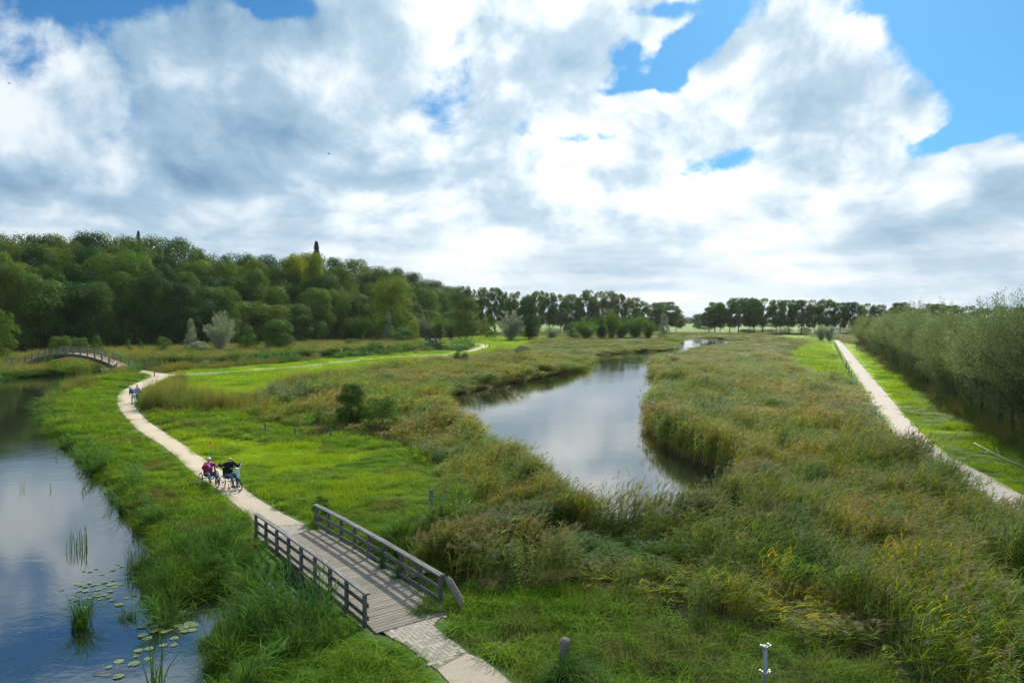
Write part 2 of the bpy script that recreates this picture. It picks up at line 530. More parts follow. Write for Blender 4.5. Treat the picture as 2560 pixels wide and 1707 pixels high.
def height(P, sd=None, pd=None):
    if sd is None: sd = wdist(P)
    if pd is None: pd = pdist(P)
    x, y = P[:, 0], P[:, 1]
    t = np.clip(sd / 0.55, 0, 1); t = t * t * (3 - 2 * t)
    z = WZ - 0.06 + t * (-WZ + 0.06)
    z = np.where(sd < 0, WZ - 0.06 + np.maximum(sd, -1.2) * 0.8, z)
    k = np.clip((pd - 0.2) / 2.0, 0, 1) * np.clip(sd / 2.0, 0, 1)
    z = z + k * ((fbm(x, y, 7, 3, 3) - 0.5) * 0.35 + (vnoise(x, y, 1.2, 9) - 0.5) * 0.10)
    z = np.where(pd < 0.25, np.minimum(z, 0.0) * (np.clip(sd, 0, 1) < 1), z)
    return z

# classes: 0 rough grass, 1 lawn, 2 lush bank grass, 3 reed, 4 water, 5 path, 6 wood floor, 7 far field
def classify(P, sd, pd):
    r = np.hypot(P[:, 0], P[:, 1])
    jit = np.stack([fbm(P[:, 0], P[:, 1], 3, 31, 3) - .5, fbm(P[:, 0], P[:, 1], 3, 57, 3) - .5], 1) * 1.6
    Q = P + jit * np.clip(r / 40, .5, 4)[:, None]
    c = np.zeros(len(P), int)
    c[(P[:, 1] < 60) & (P[:, 0] < 30)] = 2
    left = inside(Q, BANKZ)
    c[left] = 2
    c[r > 430] = 7
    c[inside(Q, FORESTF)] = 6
    for q in (MEADOW, LAWNB, LAWNT, LAWNC):
        c[inside(Q, q)] = 1
    c[inside(P, CANALB)] = 1
    c[inside(P, REED)] = 3
    vr = dist(P, PR, False)
    c[(vr < 3.1 + 1.2 * (vnoise(P[:, 0], P[:, 1], 6, 5))) & (c != 3)] = 1
    vv = (inside(P, VERGER))
    c[vv & (c != 1)] = 0
    c[pd < 0] = 5
    c[sd < 0] = 4
    return c
BANKZ = unp([(600, 1900), (505, 1560), (376, 1439), (314, 1286), (172, 1110), (100, 1040), (150, 985), (262, 946), (296, 937), (420, 935), (430, 960), (380, 985), (365, 1010), (395, 1060), (430, 1092), (560, 1108), (1000, 1300), (1000, 1400), (1100, 1440),
             (1400, 1480), (1700, 1600), (1800, 1700), (1800, 2200), (600, 2200)])
CANALB = unp([(440, 930), (600, 918), (700, 910), (860, 893), (1000, 882), (1110, 876), (1165, 869), (1205, 860), (1225, 862), (1225, 872), (1110, 890), (1000, 896), (870, 906), (700, 926), (600, 935), (500, 944), (440, 950)])
VERGER = np.vstack([offset(PR, -2.0 * sgn), offset(PR, -60 * sgn)[::-1]])

# ---------------------------------------------------------------- materials
def mat_new(name):
    m = bpy.data.materials.new(name)
    m.use_nodes = True
    nt = m.node_tree
    nt.nodes.clear()
    g = G(nt)
    return m, g, g.n('ShaderNodeOutputMaterial')

def bsdf(g, color, rough=0.6, spec=0.3, metal=0.0, normal=None):
    b = g.n('ShaderNodeBsdfPrincipled')
    if isinstance(color, tuple) and len(color) == 3: color = (*color, 1)
    g.put(color, b.inputs['Base Color'])
    g.put(rough, b.inputs['Roughness'])
    b.inputs['Specular IOR Level'].default_value = spec
    b.inputs['Metallic'].default_value = metal
    if normal is not None: g.link(normal, b.inputs['Normal'])
    return b

def bump(g, h, strength=0.4, distance=0.02):
    b = g.n('ShaderNodeBump')
    b.inputs['Strength'].default_value = strength
    b.inputs['Distance'].default_value = distance
    g.link(h, b.inputs['Height'])
    return b.outputs[0]

def leaf_mat(name, ca, cb, transl=0.4, tint=None, tint_scale=0.06, rnd=0.35, spec=0.08, rough=0.65, tr_tint=(1.25, 1.2, 0.5)):
    """foliage: colour between ca and cb by plant, times the leaf's own Col; translucent"""
    m, g, out = mat_new(name)
    oi = g.n('ShaderNodeObjectInfo')
    at = g.n('ShaderNodeAttribute', attribute_name='Col')
    geo = g.n('ShaderNodeNewGeometry')
    nz = g.noise(geo.outputs['Position'], tint_scale, 3, 0.6)
    f = g.m('ADD', g.m('MULTIPLY', oi.outputs['Random'], rnd), g.m('MULTIPLY_ADD', nz, 2.2, -0.6 - rnd * .5), clamp=True)
    c = g.mix(f, ca, cb)
    if tint is not None:
        nz2 = g.noise(geo.outputs['Position'], tint_scale * 2.3, 4, 0.6)
        c = g.mix(g.ramp(nz2, 0.50, 0.68), c, tint)
    c = g.mix(1.0, c, at.outputs['Color'], 'MULTIPLY')
    b = bsdf(g, c, rough, spec)
    t = g.n('ShaderNodeBsdfTranslucent')
    tc = g.mix(1.0, c, tr_tint, 'MULTIPLY')
    g.link(tc, t.inputs['Color'])
    mx = g.n('ShaderNodeMixShader')
    mx.inputs[0].default_value = transl
    g.link(b.outputs[0], mx.inputs[1]); g.link(t.outputs[0], mx.inputs[2])
    g.link(mx.outputs[0], out.inputs['Surface'])
    return m

def plain(name, c, rough=0.6, spec=0.3, metal=0.0, var=0.25, scale=8.0, bumps=0.0):
    m, g, out = mat_new(name)
    tc = g.n('ShaderNodeTexCoord')
    nz = g.noise(tc.outputs['Object'], scale, 5, 0.6)
    cc = g.mix(nz, tuple(x * (1 - var) for x in c), tuple(min(1, x * (1 + var)) for x in c))
    nrm = bump(g, nz, bumps, 0.01) if bumps else None
    g.link(bsdf(g, cc, rough, spec, metal, nrm).outputs[0], out.inputs['Surface'])
    return m

def wood_mat(name, ca, cb, spot=(0.30, 0.31, 0.28)):
    m, g, out = mat_new(name)
    tc = g.n('ShaderNodeTexCoord')
    oi = g.n('ShaderNodeObjectInfo')
    off = g.vm('ADD', tc.outputs['Object'], g.comb(g.m('MULTIPLY', oi.outputs['Random'], 40.0), 0.0, 0.0))
    s = g.vm('MULTIPLY', off, (1.4, 26.0, 26.0))
    gr = g.noise(s, 1.0, 6, 0.65)
    c = g.mix(g.ramp(gr, 0.3, 0.7), ca, cb)
    blot = g.noise(off, 5.0, 5, 0.65)
    c = g.mix(g.ramp(blot, 0.56, 0.72, 0, .75), c, spot)
    crack = g.ramp(g.noise(g.vm('MULTIPLY', off, (0.8, 60.0, 60.0)), 1.0, 3, 0.5), 0.34, 0.28)
    c = g.mix(crack, c, (0.02, 0.02, 0.02))
    c = g.mix(g.m('MULTIPLY', oi.outputs['Random'], 0.35), c, (0.10, 0.09, 0.075))
    b = bsdf(g, c, 0.8, 0.2, 0, bump(g, gr, 0.5, 0.004))
    g.link(b.outputs[0], out.inputs['Surface'])
    return m

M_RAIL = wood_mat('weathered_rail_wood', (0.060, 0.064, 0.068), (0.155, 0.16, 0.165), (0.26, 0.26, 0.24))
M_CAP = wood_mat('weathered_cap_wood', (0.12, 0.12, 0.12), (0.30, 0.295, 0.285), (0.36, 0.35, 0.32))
M_PLANK = wood_mat('deck_plank_wood', (0.20, 0.175, 0.14), (0.36, 0.32, 0.26), (0.28, 0.27, 0.21))
M_POST = wood_mat('post_wood', (0.10, 0.085, 0.075), (0.24, 0.21, 0.19), (0.2, 0.2, 0.15))
M_DARKW = wood_mat('dark_beam_wood', (0.025, 0.028, 0.03), (0.07, 0.075, 0.08), (0.05, 0.07, 0.03))
M_MOSSW = wood_mat('mossy_edge_beam_wood', (0.05, 0.055, 0.03), (0.13, 0.12, 0.07), (0.07, 0.10, 0.03))
M_BARK = plain('bark', (0.06, 0.052, 0.042), 0.9, 0.1, 0, 0.4, 3.0, 0.6)
M_BARKL = plain('birch_bark', (0.30, 0.29, 0.26), 0.9, 0.1, 0, 0.5, 4.0, 0.3)
M_STEEL = plain('galvanised_steel', (0.20, 0.25, 0.30), 0.45, 0.5, 0.4, 0.12, 20)
M_STEELW = plain('bright_zinc', (0.42, 0.42, 0.42), 0.4, 0.5, 0.5, 0.1, 20)
M_BLACK = plain('black_rubber', (0.02, 0.02, 0.022), 0.6, 0.4)
M_BRICK = None

def ground_mat():
    m, g, out = mat_new('ground_soil_and_turf')
    at = g.n('ShaderNodeAttribute', attribute_name='Col')
    geo = g.n('ShaderNodeNewGeometry')
    n1 = g.noise(geo.outputs['Position'], 1.6, 6, 0.65)
    n2 = g.noise(geo.outputs['Position'], 0.13, 5, 0.6)
    c = g.mix(1.0, at.outputs['Color'], g.mix(g.ramp(n1, .3, .7), (0.70, 0.74, 0.75), (1.25, 1.2, 1.2)), 'MULTIPLY')
    c = g.mix(1.0, c, g.mix(g.ramp(n2, .3, .7), (0.75, 0.82, 0.9), (1.25, 1.15, 1.0)), 'MULTIPLY')
    b = bsdf(g, c, 0.9, 0.1, 0, bump(g, n1, 0.8, 0.12))
    g.link(b.outputs[0], out.inputs['Surface'])
    return m
M_GROUND = ground_mat()

def path_mat(name, ca, cb, cc):
    m, g, out = mat_new(name)
    geo = g.n('ShaderNodeNewGeometry')
    p = geo.outputs['Position']
    n1 = g.noise(p, 34.0, 5, 0.75)
    n2 = g.noise(p, 0.9, 5, 0.6)
    c = g.mix(g.ramp(n1, .32, .68), ca, cb)
    c = g.mix(g.ramp(n2, .50, .75, 0, .6), c, cc)
    n3 = g.noise(p, 2.6, 6, 0.7)
    c = g.mix(g.ramp(n3, .60, .72, 0, .5), c, (0.16, 0.14, 0.095))
    b = bsdf(g, c, 0.92, 0.1, 0, bump(g, n1, 0.35, 0.012))
    g.link(b.outputs[0], out.inputs['Surface'])
    return m
M_PATH = path_mat('trodden_sand_and_shell', (0.33, 0.275, 0.21), (0.50, 0.44, 0.36), (0.42, 0.35, 0.26))
M_TOW = path_mat('damp_grey_towpath', (0.13, 0.13, 0.115), (0.22, 0.215, 0.19), (0.10, 0.12, 0.06))
M_PATHR = path_mat('pale_concrete_cycle_path', (0.36, 0.325, 0.295), (0.46, 0.42, 0.385), (0.33, 0.295, 0.26))

def brick_mat():
    m, g, out = mat_new('buff_paving_brick')
    oi = g.n('ShaderNodeObjectInfo')
    geo = g.n('ShaderNodeNewGeometry')
    n1 = g.noise(geo.outputs['Position'], 60.0, 4, 0.7)
    n2 = g.noise(geo.outputs['Position'], 1.5, 4, 0.6)
    c = g.mix(oi.outputs['Random'], (0.33, 0.30, 0.245), (0.46, 0.425, 0.36))
    c = g.mix(1.0, c, g.mix(n1, (0.8, 0.8, 0.8), (1.15, 1.15, 1.15)), 'MULTIPLY')
    c = g.mix(g.ramp(n2, .5, .7, 0, .4), c, (0.38, 0.31, 0.22))
    g.link(bsdf(g, c, 0.9, 0.15, 0, bump(g, n1, 0.2, 0.004)).outputs[0], out.inputs['Surface'])
    return m
M_BRICK = brick_mat()

def water_mat():
    m, g, out = mat_new('river_water')
    geo = g.n('ShaderNodeNewGeometry')
    p = geo.outputs['Position']
    a = g.noise(g.vm('MULTIPLY', p, (1.0, 1.7, 1.0)), 1.1, 4, 0.55)
    b2 = g.noise(g.vm('MULTIPLY', p, (1.0, 2.4, 1.0)), 5.5, 3, 0.6)
    ruf = g.ramp(g.noise(p, 0.055, 4, 0.6), 0.40, 0.62)
    h = g.m('MULTIPLY', g.m('ADD', a, g.m('MULTIPLY', b2, 0.30)), g.m('MULTIPLY_ADD', ruf, 0.9, 0.25))
    nrm = bump(g, h, 0.11, 0.05)
    b = bsdf(g, (0.012, 0.017, 0.011), 0.035, 0.5, 0, nrm)
    b.inputs['IOR'].default_value = 3.4
    g.link(b.outputs[0], out.inputs['Surface'])
    return m
M_WATER = water_mat()
# ---------------------------------------------------------------- ground and water
def build_ground():
    na, nr = 420, 460
    th = np.linspace(-math.radians(80), math.radians(80), na)
    th = np.sign(th) * (np.abs(th) / math.radians(80)) ** 1.15 * math.radians(80)
    rr = 6.0 * (6000 / 6.0) ** (np.linspace(0, 1, nr) ** 1.12)
    rr[0] = 0.5
    A, R = np.meshgrid(th, rr)
    P = np.stack([np.sin(A) * R, np.cos(A) * R - 6.0], -1).reshape(-1, 2)
    sd = wdist(P); pd = pdist(P)
    z = height(P, sd, pd)
    c = classify(P, sd, pd)
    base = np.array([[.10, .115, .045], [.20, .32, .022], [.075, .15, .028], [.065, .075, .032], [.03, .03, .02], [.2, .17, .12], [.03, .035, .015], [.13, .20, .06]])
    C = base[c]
    y = P[:, 1]
    st = vnoise(P[:, 0], P[:, 1] * .25, 60, 77)
    fm = (c == 7)
    C[fm] = C[fm] * (0.75 + 0.7 * st[fm])[:, None]
    mud = np.clip(1 - sd / 0.5, 0, 1)[:, None] * (sd > -3)[:, None]
    C = C * (1 - mud * .8) + np.array([.03, .034, .014]) * mud * .8
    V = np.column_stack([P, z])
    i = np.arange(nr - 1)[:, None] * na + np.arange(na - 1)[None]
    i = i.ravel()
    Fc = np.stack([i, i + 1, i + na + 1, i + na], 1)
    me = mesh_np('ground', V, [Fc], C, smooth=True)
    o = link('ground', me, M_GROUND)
    tag(o, kind='structure')
    # water sheet: one level surface, seen wherever the bed lies below it
    xs = [(-400, 8), (400, 8), (400, 560), (-400, 560)]
    me = mesh_np('water', [(x, y, WZ) for x, y in [(-420, -5), (420, -5), (420, 620), (-420, 620)]], [np.array([[0, 1, 2, 3]])])
    o = link('water', me, M_WATER); tag(o, kind='structure')
build_ground()

def sheet(name, poly, z, mat):
    pts = [Vector((p[0], p[1], 0)) for p in poly]
    tr = tessellate_polygon([pts])
    V = [(p.x, p.y, z) for p in pts]
    me = mesh_np(name, V, [np.array(tr)])
    # face up
    me.update()
    if sum(p.normal.z * p.area for p in me.polygons) < 0:
        me.flip_normals()
    o = link(name, me, mat)
    tag(o, kind='structure')
    return o
sheet('sand_path', PATH_NEAR, 0.022, M_PATH)
sheet('sand_path', smooth_poly(PATH_FAR, 1), 0.022, M_PATH)
sheet('grey_towpath', TOWPATH, 0.018, M_TOW)
sheet('sand_path', PATH_LOOP, 0.024, M_PATH)
sheet('concrete_path', PATH_RIGHT, 0.03, M_PATHR)

# herringbone paving: each brick its own piece on a sand bed
def paving(PAVING, name, o):
    ctr = PAVING.mean(0)
    bed = sheet(name, ctr + (PAVING - ctr) * 1.10, 0.026, plain('joint_sand', (0.22, 0.19, 0.145), 0.95, 0.1, 0, .35, 12))
    L, W = 0.235, 0.117
    me = bm_mesh('brick', box_bm(L - .010, W - .010, 0.05, 0.004))
    me.materials.append(M_BRICK)
    u = np.array([AX[0], AX[1]]); v = NX
    ca, sa = math.cos(math.radians(3)), math.sin(math.radians(3))
    cand = []
    for i in range(-24, 25):
        for j in range(-24, 25):
            # herringbone cell: horizontal brick and vertical brick stepping diagonally
            x0 = (i + j) * W + 0 ; y0 = (i - j) * W
            # pattern lattice (W, W) and (2W*2, 0)
            pass
    a1 = np.array([W, W]); a2 = np.array([2 * L - L, -L])  # lattice vectors
    a2 = np.array([2 * W, -2 * W])
    for i in range(-40, 41):
        for j in range(-14, 15):
            b = i * a1 + j * a2
            cand.append((b + np.array([L / 2, W / 2]), 0.0))
            cand.append((b + np.array([L + W / 2, W - L / 2]) + np.array([0, 0]), math.pi / 2))
    P = np.array([o + u * (c[0][0] * ca - c[0][1] * sa) + v * (c[0][0] * sa + c[0][1] * ca) for c in cand])
    ok = inside(P, PAVING) & (dist(P, PAVING) > -0.03)
    ang = math.atan2(AX[1], AX[0]) - math.radians(3)
    order = sorted(np.where(ok)[0], key=lambda q: P[q][1])
    rest = bmesh.new()
    for k, q in enumerate(order):
        # axes: u along AX, v along NX (NX is AX turned by -90 degrees)
        M = Matrix.Translation((P[q][0], P[q][1], .006 + random.uniform(-.002, .002))) @ Matrix.Rotation(ang + cand[q][1], 4, 'Z') @ Matrix.Rotation(random.uniform(-.01, .01), 4, 'X')
        if k < 300:
            link('brick', me, None, bed, M, world=True)
        else:
            box_bm(L - .010, W - .010, 0.05, 0.0, rest, M)
    if len(rest.verts):
        o = link('brick', bm_mesh('far_brick', rest), M_BRICK, bed, Matrix.Identity(4), world=True)
        o['kind'] = 'stuff'
    print('bricks', k, ok.sum())
paving(PAVING, 'brick_paving', bp(DECK0 - 1.3, RW / 2))
PAVING2 = np.array([bp(DECK1 + .02, .05), bp(DECK1 + 1.25, .12), bp(DECK1 + 1.45, RW * .5), bp(DECK1 + 1.2, RW - .35), bp(DECK1 + .02, RW - .15)])
paving(PAVING2, 'brick_paving', bp(DECK1 + .7, RW / 2))

# ---------------------------------------------------------------- the near footbridge
def arch(s):
    return 0.07 * (1 - ((s - LL / 2) / (LL / 2 + .6)) ** 2)
def v3(p, z):
    return Vector((p[0], p[1], z))
def near_bridge():
    c = bp(LL / 2, RW / 2)
    root = empty('footbridge', (c[0], c[1], 0), 0, 'weathered grey timber footbridge with plank deck and two post and rail sides crossing the ditch', 'bridge')
    # planks, each a piece
    n = int((DECK1 - DECK0) / 0.150)
    me = bm_mesh('plank', box_bm(RW + 0.06, 0.140, 0.045, 0.006))
    me.materials.append(M_PLANK)
    for i in range(n):
        s = DECK0 + (i + .5) * (DECK1 - DECK0) / n
        a = v3(bp(s, 0.0), 0); b = v3(bp(s, RW), 0)
        zz = 0.025 + max(arch(s), 0)
        M = frame_M(a, b) ; M.translation = v3(bp(s, RW / 2 + random.uniform(-.012, .012)), zz + random.uniform(-.003, .003))
        link('plank', me, None, root, M @ Matrix.Rotation(random.uniform(-.006, .006), 4, 'Z'), world=True)
    for t in (0.03, RW * .35, RW * .66, RW - .03):
        segs = [DECK0 + .1, LL * .3, LL * .65, DECK1 - .1]
        beam('stringer', v3(bp(segs[0], t), -0.16), v3(bp(segs[-1], t), -0.16), 0.12, 0.26, M_DARKW if 0.1 < t < RW - .1 else M_MOSSW, root)
    for s in (sm - 1.75, sm + 1.65):
        beam('abutment', v3(bp(s, -.35), -0.40), v3(bp(s, RW + .35), -0.40), 0.10, 0.62, M_DARKW, root)
    np_ = 9
    for side, (t, s0, s1) in enumerate(((-0.08, 0.04, LL - .02), (RW + 0.08, SR0 + .04, SR1 - .02))):
        zt = 0.85
        ts = [s0 + (s1 - s0) * i / (np_ - 1) for i in range(np_)]
        for i, s in enumerate(ts):
            z0 = -0.45 if 1 <= i <= np_ - 2 else -0.15
            z0 = -.15 if i == np_ - 2 else z0
            p = bp(s, t)
            beam('post', v3(p, z0), v3(p, zt - .05 + arch(s)), 0.10, 0.085, M_RAIL, root, up=(AX[0], AX[1], 0))
        tin = 0.075 if side == 0 else -0.075
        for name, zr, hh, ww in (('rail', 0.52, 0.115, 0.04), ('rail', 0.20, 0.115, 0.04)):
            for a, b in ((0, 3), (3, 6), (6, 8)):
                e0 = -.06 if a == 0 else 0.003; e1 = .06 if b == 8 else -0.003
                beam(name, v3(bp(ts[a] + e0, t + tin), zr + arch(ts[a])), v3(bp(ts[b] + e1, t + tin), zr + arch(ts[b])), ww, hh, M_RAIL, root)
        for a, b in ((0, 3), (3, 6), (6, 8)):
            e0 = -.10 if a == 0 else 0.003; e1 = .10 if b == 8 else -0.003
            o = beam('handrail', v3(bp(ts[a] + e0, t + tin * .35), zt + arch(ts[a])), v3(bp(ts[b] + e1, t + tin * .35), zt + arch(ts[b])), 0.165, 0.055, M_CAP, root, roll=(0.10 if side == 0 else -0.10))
near_bridge()

# ---------------------------------------------------------------- the far arched bridge
def far_bridge():
    # right end near the junction, left end beyond the river
    E1 = un(302, 930, 0.15); E0 = un(46, 925, 0.3)
    far_off = np.array([0.30, 0.954]) * 2.3
    E1 = un(292, 921, 0.2); E0 = un(52, 913, 0.35)
    L = np.linalg.norm(E1 - E0); ax = (E1 - E0) / L; nx = np.array([-ax[1], ax[0]])
    c = (E0 + E1) / 2
    root = empty('arched_bridge', (c[0], c[1], 0), 0, 'dark arched footbridge with thin railings spanning the river by the path junction', 'bridge')
    rise = 2.0
    def P(s, t, z=0.0):
        f = 1 - (2 * s - 1) ** 2
        q = E0 + ax * L * s + nx * t
        return Vector((q[0], q[1], 0.40 + rise * f + z))
    W = 2.3
    M_D = plain('arched_bridge_steel', (0.035, 0.045, 0.055), 0.5, 0.4, 0, .3, 4)
    M_R = plain('arched_bridge_rail_wood', (0.12, 0.125, 0.12), 0.8, 0.2, 0, .4, 4)
    M_DK = plain('arched_bridge_deck_boards', (0.25, 0.19, 0.13), 0.85, 0.2, 0, .3, 3)
    n = 24
    for t in (0.0, W):
        bm = bmesh.new()
        rows = []
        for i in range(n + 1):
            s = i / n
            d = 0.42 + 0.25 * abs(2 * s - 1)
            rows.append([bm.verts.new(P(s, t - .07, -.04)), bm.verts.new(P(s, t + .07, -.04)), bm.verts.new(P(s, t + .07, -d)), bm.verts.new(P(s, t - .07, -d))])
        for i in range(n):
            for k in range(4):
                bm.faces.new((rows[i][k], rows[i][(k + 1) % 4], rows[i + 1][(k + 1) % 4], rows[i + 1][k]))
        bm.faces.new(rows[0]); bm.faces.new(rows[-1][::-1])
        bmesh.ops.recalc_face_normals(bm, faces=bm.faces)
        link('girder', bm_mesh('girder', bm), M_D, root, Matrix.Identity(4), world=True)
    nb = 90
    me = bm_mesh('deck_board', box_bm(W + .1, L / nb * 1.06 - .015, 0.05))
    me.materials.append(M_DK)
    for i in range(nb):
        s = (i + .5) / nb
        a, b = P(s, 0), P(s, W)
        tan = (P(min(s + .01, 1), 0) - P(max(s - .01, 0), 0)).normalized()
        x = (b - a).normalized(); z = x.cross(tan); z = z if z.z > 0 else -z
        y = z.cross(x)
        M = Matrix((x, y, z)).transposed().to_4x4(); M.translation = (a + b) / 2
        link('deck_board', me, None, root, M, world=True)
    npst = 14
    for t, sgn_ in ((-.05, 1), (W + .05, -1)):
        ex0, ex1 = (-0.16, 1.0) if sgn_ == 1 else (-0.1, 1.32)
        S = np.linspace(ex0, ex1, npst + (3 if sgn_ == 1 else 5))
        def Q(s, z):
            if 0 <= s <= 1: return P(s, t, z)
            q = E0 + ax * L * s + nx * t
            zz = 0.40 + (0.0 if s < 0 else -0.15 * min((s - 1) / .15, 1))
            return Vector((q[0], q[1], zz + z))
        for s in S:
            p = Q(s, 0)
            bm = box_bm(0.20, 0.15, 1.5)
            link('post', bm_mesh('post', bm), M_R, root, Matrix.Translation(p + Vector((0, 0, 0.28))), world=True)
        for z, w in ((1.0, .055), (.66, .036), (.36, .036)):
            bm = bmesh.new()
            SS = np.linspace(ex0, ex1, 40)
            tube(bm, [Q(s, z) for s in SS], w, 6)
            link('handrail' if z == 1.0 else 'rail', bm_mesh('rail', bm), M_R, root, Matrix.Identity(4), world=True)
    # splayed end rail and end post at the junction side
    a = P(1.0, -.1, 1.0); 
    q = E1 + ax * 1.2 - nx * 1.6
    b = Vector((q[0], q[1], 0.95))
    M_L = plain('pale_end_rail_wood', (0.30, 0.30, 0.29), 0.8, 0.2, 0, .3, 4)
    beam('handrail', a, b, 0.20, 0.07, M_L, root)
    for z in (.62, .32):
        beam('rail', a - Vector((0, 0, 1 - z)), b - Vector((0, 0, 1 - z)), 0.05, 0.12, M_D, root)
    for k in (0.5, 1.0):
        p = a.lerp(b, k)
        beam('post', Vector((p.x, p.y, -.45)), Vector((p.x, p.y, p.z - .04)), .16, .16, M_D, root, up=(1, 0, 0))
    for s_, w in ((0.02, 2.6), (1.0, 1.2)):
        p = P(s_, W / 2)
        bm = box_bm(w, W + .9, 1.3)
        M = Matrix.Translation((p.x, p.y, -0.42 + (.12 if s_ < .5 else 0))) @ Matrix.Rotation(math.atan2(ax[1], ax[0]), 4, 'Z')
        link('abutment', bm_mesh('abutment', bm), plain('abutment_concrete', (0.22, 0.17, 0.12), .9, .1, 0, .4, 2), root, M, world=True)
    for o in (P(.12, .3, -.55), P(.12, W - .3, -.55)):
        pass
far_bridge()

# ---------------------------------------------------------------- unseen thin cloud added to shade the near bank, and the air
def near_cloud():
    alt = 420.0
    foot = [(-60, 2), (-52, 26), (-34, 30), (-20, 29), (-10, 30), (0, 29), (9, 33), (20, 38), (34, 44), (52, 44), (60, 20), (55, -25), (0, -40), (-50, -30)]  # outline of the shade wanted on the ground
    p = smooth_poly(np.array(foot, float), 3)
    ctr = p.mean(0)
    off = np.array([math.sin(SUN_AZ), math.cos(SUN_AZ)]) * alt / math.tan(SUN_EL)
    V, Fc = [], []
    n = len(p)
    rings = [(1.0, 0.0), (1.02, 5.0), (.97, 12.0), (.80, 20.0), (.5, 26.0), (.2, 28.0)]
    wob = 1 + .05 * np.array([vnoise(q[0], q[1], 9, 3) - .5 for q in p])
    for k, (s, z) in enumerate(rings):
        for q, w_ in zip(p, wob):
            c_ = ctr + (q - ctr) * s * w_
            V.append((c_[0] + off[0], c_[1] + off[1], alt + z * (.7 + .6 * float(vnoise(c_[0], c_[1], 14, 5)))))
    for k in range(len(rings) - 1):
        for i in range(n):
            j = (i + 1) % n
            Fc.append((k * n + i, k * n + j, (k + 1) * n + j, (k + 1) * n + i))
    V.append((ctr[0] + off[0], ctr[1] + off[1], alt + 28)); top = len(V) - 1
    V.append((ctr[0] + off[0], ctr[1] + off[1], alt)); bot = len(V) - 1
    T = []
    for i in range(n):
        j = (i + 1) % n
        T.append(((len(rings) - 1) * n + i, (len(rings) - 1) * n + j, top)); T.append((j, i, bot))
    me = mesh_np('cloud', V, [np.array(Fc), np.array(T)], None, True)
    m, g, out = mat_new('shade_cloud_veil')
    d = g.n('ShaderNodeBsdfDiffuse'); d.inputs['Color'].default_value = (.85, .86, .88, 1)
    t = g.n('ShaderNodeBsdfTransparent')
    t2 = g.n('ShaderNodeBsdfTranslucent'); t2.inputs['Color'].default_value = (.85, .86, .88, 1)
    a = g.n('ShaderNodeMixShader'); a.inputs[0].default_value = .5
    g.link(d.outputs[0], a.inputs[1]); g.link(t2.outputs[0], a.inputs[2])
    b = g.n('ShaderNodeMixShader'); b.inputs[0].default_value = .24
    g.link(t.outputs[0], b.inputs[1]); g.link(a.outputs[0], b.inputs[2])
    g.link(b.outputs[0], out.inputs['Surface'])
    o = link('cloud', me, m)  # slab added out of view towards the sun, cut to shade the foreground
    tag(o, 'unseen thin cloud added towards the sun, shaped so its shadow softens the foreground', kind='stuff')
near_cloud()
# ---------------------------------------------------------------- plant pieces (numpy)
def strips(base, az, L, w, up0, bendv, K=3, out0=0.0, twist=None, tipw=0.06, wmid=0.6):
    """ribbons: base (n,3), azimuth, length; rise up0*L*t - bendv*L*t^2 ; outward out0*t + bend*t^2"""
    n = len(base)
    out0 = np.broadcast_to(out0, (n,)); up0 = np.broadcast_to(up0, (n,)); bendv = np.broadcast_to(bendv, (n,))
    t = np.linspace(0, 1, K + 1)
    d = np.stack([np.cos(az), np.sin(az)], 1)
    s = np.stack([-np.sin(az), np.cos(az)], 1)
    if twist is not None:
        s = s * np.cos(twist)[:, None] + d * np.sin(twist)[:, None]
    hor = (np.asarray(out0)[:, None] * t + np.asarray(bendv)[:, None] * t ** 2) * L[:, None]
    ver = (np.asarray(up0)[:, None] * t - 0.62 * np.asarray(bendv)[:, None] * t ** 2 * 1.0) * L[:, None]
    wid = w[:, None] * ((1 - t) ** wmid * (1 - tipw) + tipw) * (0.55 + 0.45 * np.minimum(1, t * 6))
    cx = base[:, None, :] + np.concatenate([d[:, None, :] * hor[..., None], ver[..., None]], 2)
    so = np.concatenate([s, np.zeros((n, 1))], 1)[:, None, :] * wid[..., None] * .5
    V = np.stack([cx - so, cx + so], 2)                 # n,K+1,2,3
    V = V.reshape(-1, 3)
    b = np.arange(n)[:, None] * (K + 1) * 2 + np.arange(K)[None] * 2
    b = b.ravel()
    Fq = np.stack([b, b + 1, b + 3, b + 2], 1)
    return V, Fq

class Bag:
    def __init__(s): s.V, s.F, s.C, s.n = [], [], [], 0
    def add(s, V, Fq, C):
        s.V.append(V); s.F.append(Fq + s.n)
        k = len(V)
        C = np.asarray(C, float)
        if C.ndim == 1: C = np.tile(C, (k, 1))
        elif len(C) != k: C = np.repeat(C, k // len(C), 0)
        s.C.append(C); s.n += k
    def mesh(s, name):
        quads = [f for f in s.F if f.shape[1] == 4]; tris = [f for f in s.F if f.shape[1] == 3]
        fs = ([np.concatenate(quads)] if quads else []) + ([np.concatenate(tris)] if tris else [])
        return mesh_np(name, np.concatenate(s.V), fs, np.concatenate(s.C))

def U(a, b, n=None): return rng.uniform(a, b, n)
def disc(n, r, p=.5):
    a = U(0, 2 * math.pi, n); q = r * U(0, 1, n) ** p
    return np.stack([np.cos(a) * q, np.sin(a) * q, np.zeros(n)], 1)
def var(n, lo=.75, hi=1.25, hue=.12):
    b = U(lo, hi, n)[:, None]
    return b * (1 + U(-hue, hue, (n, 3)))

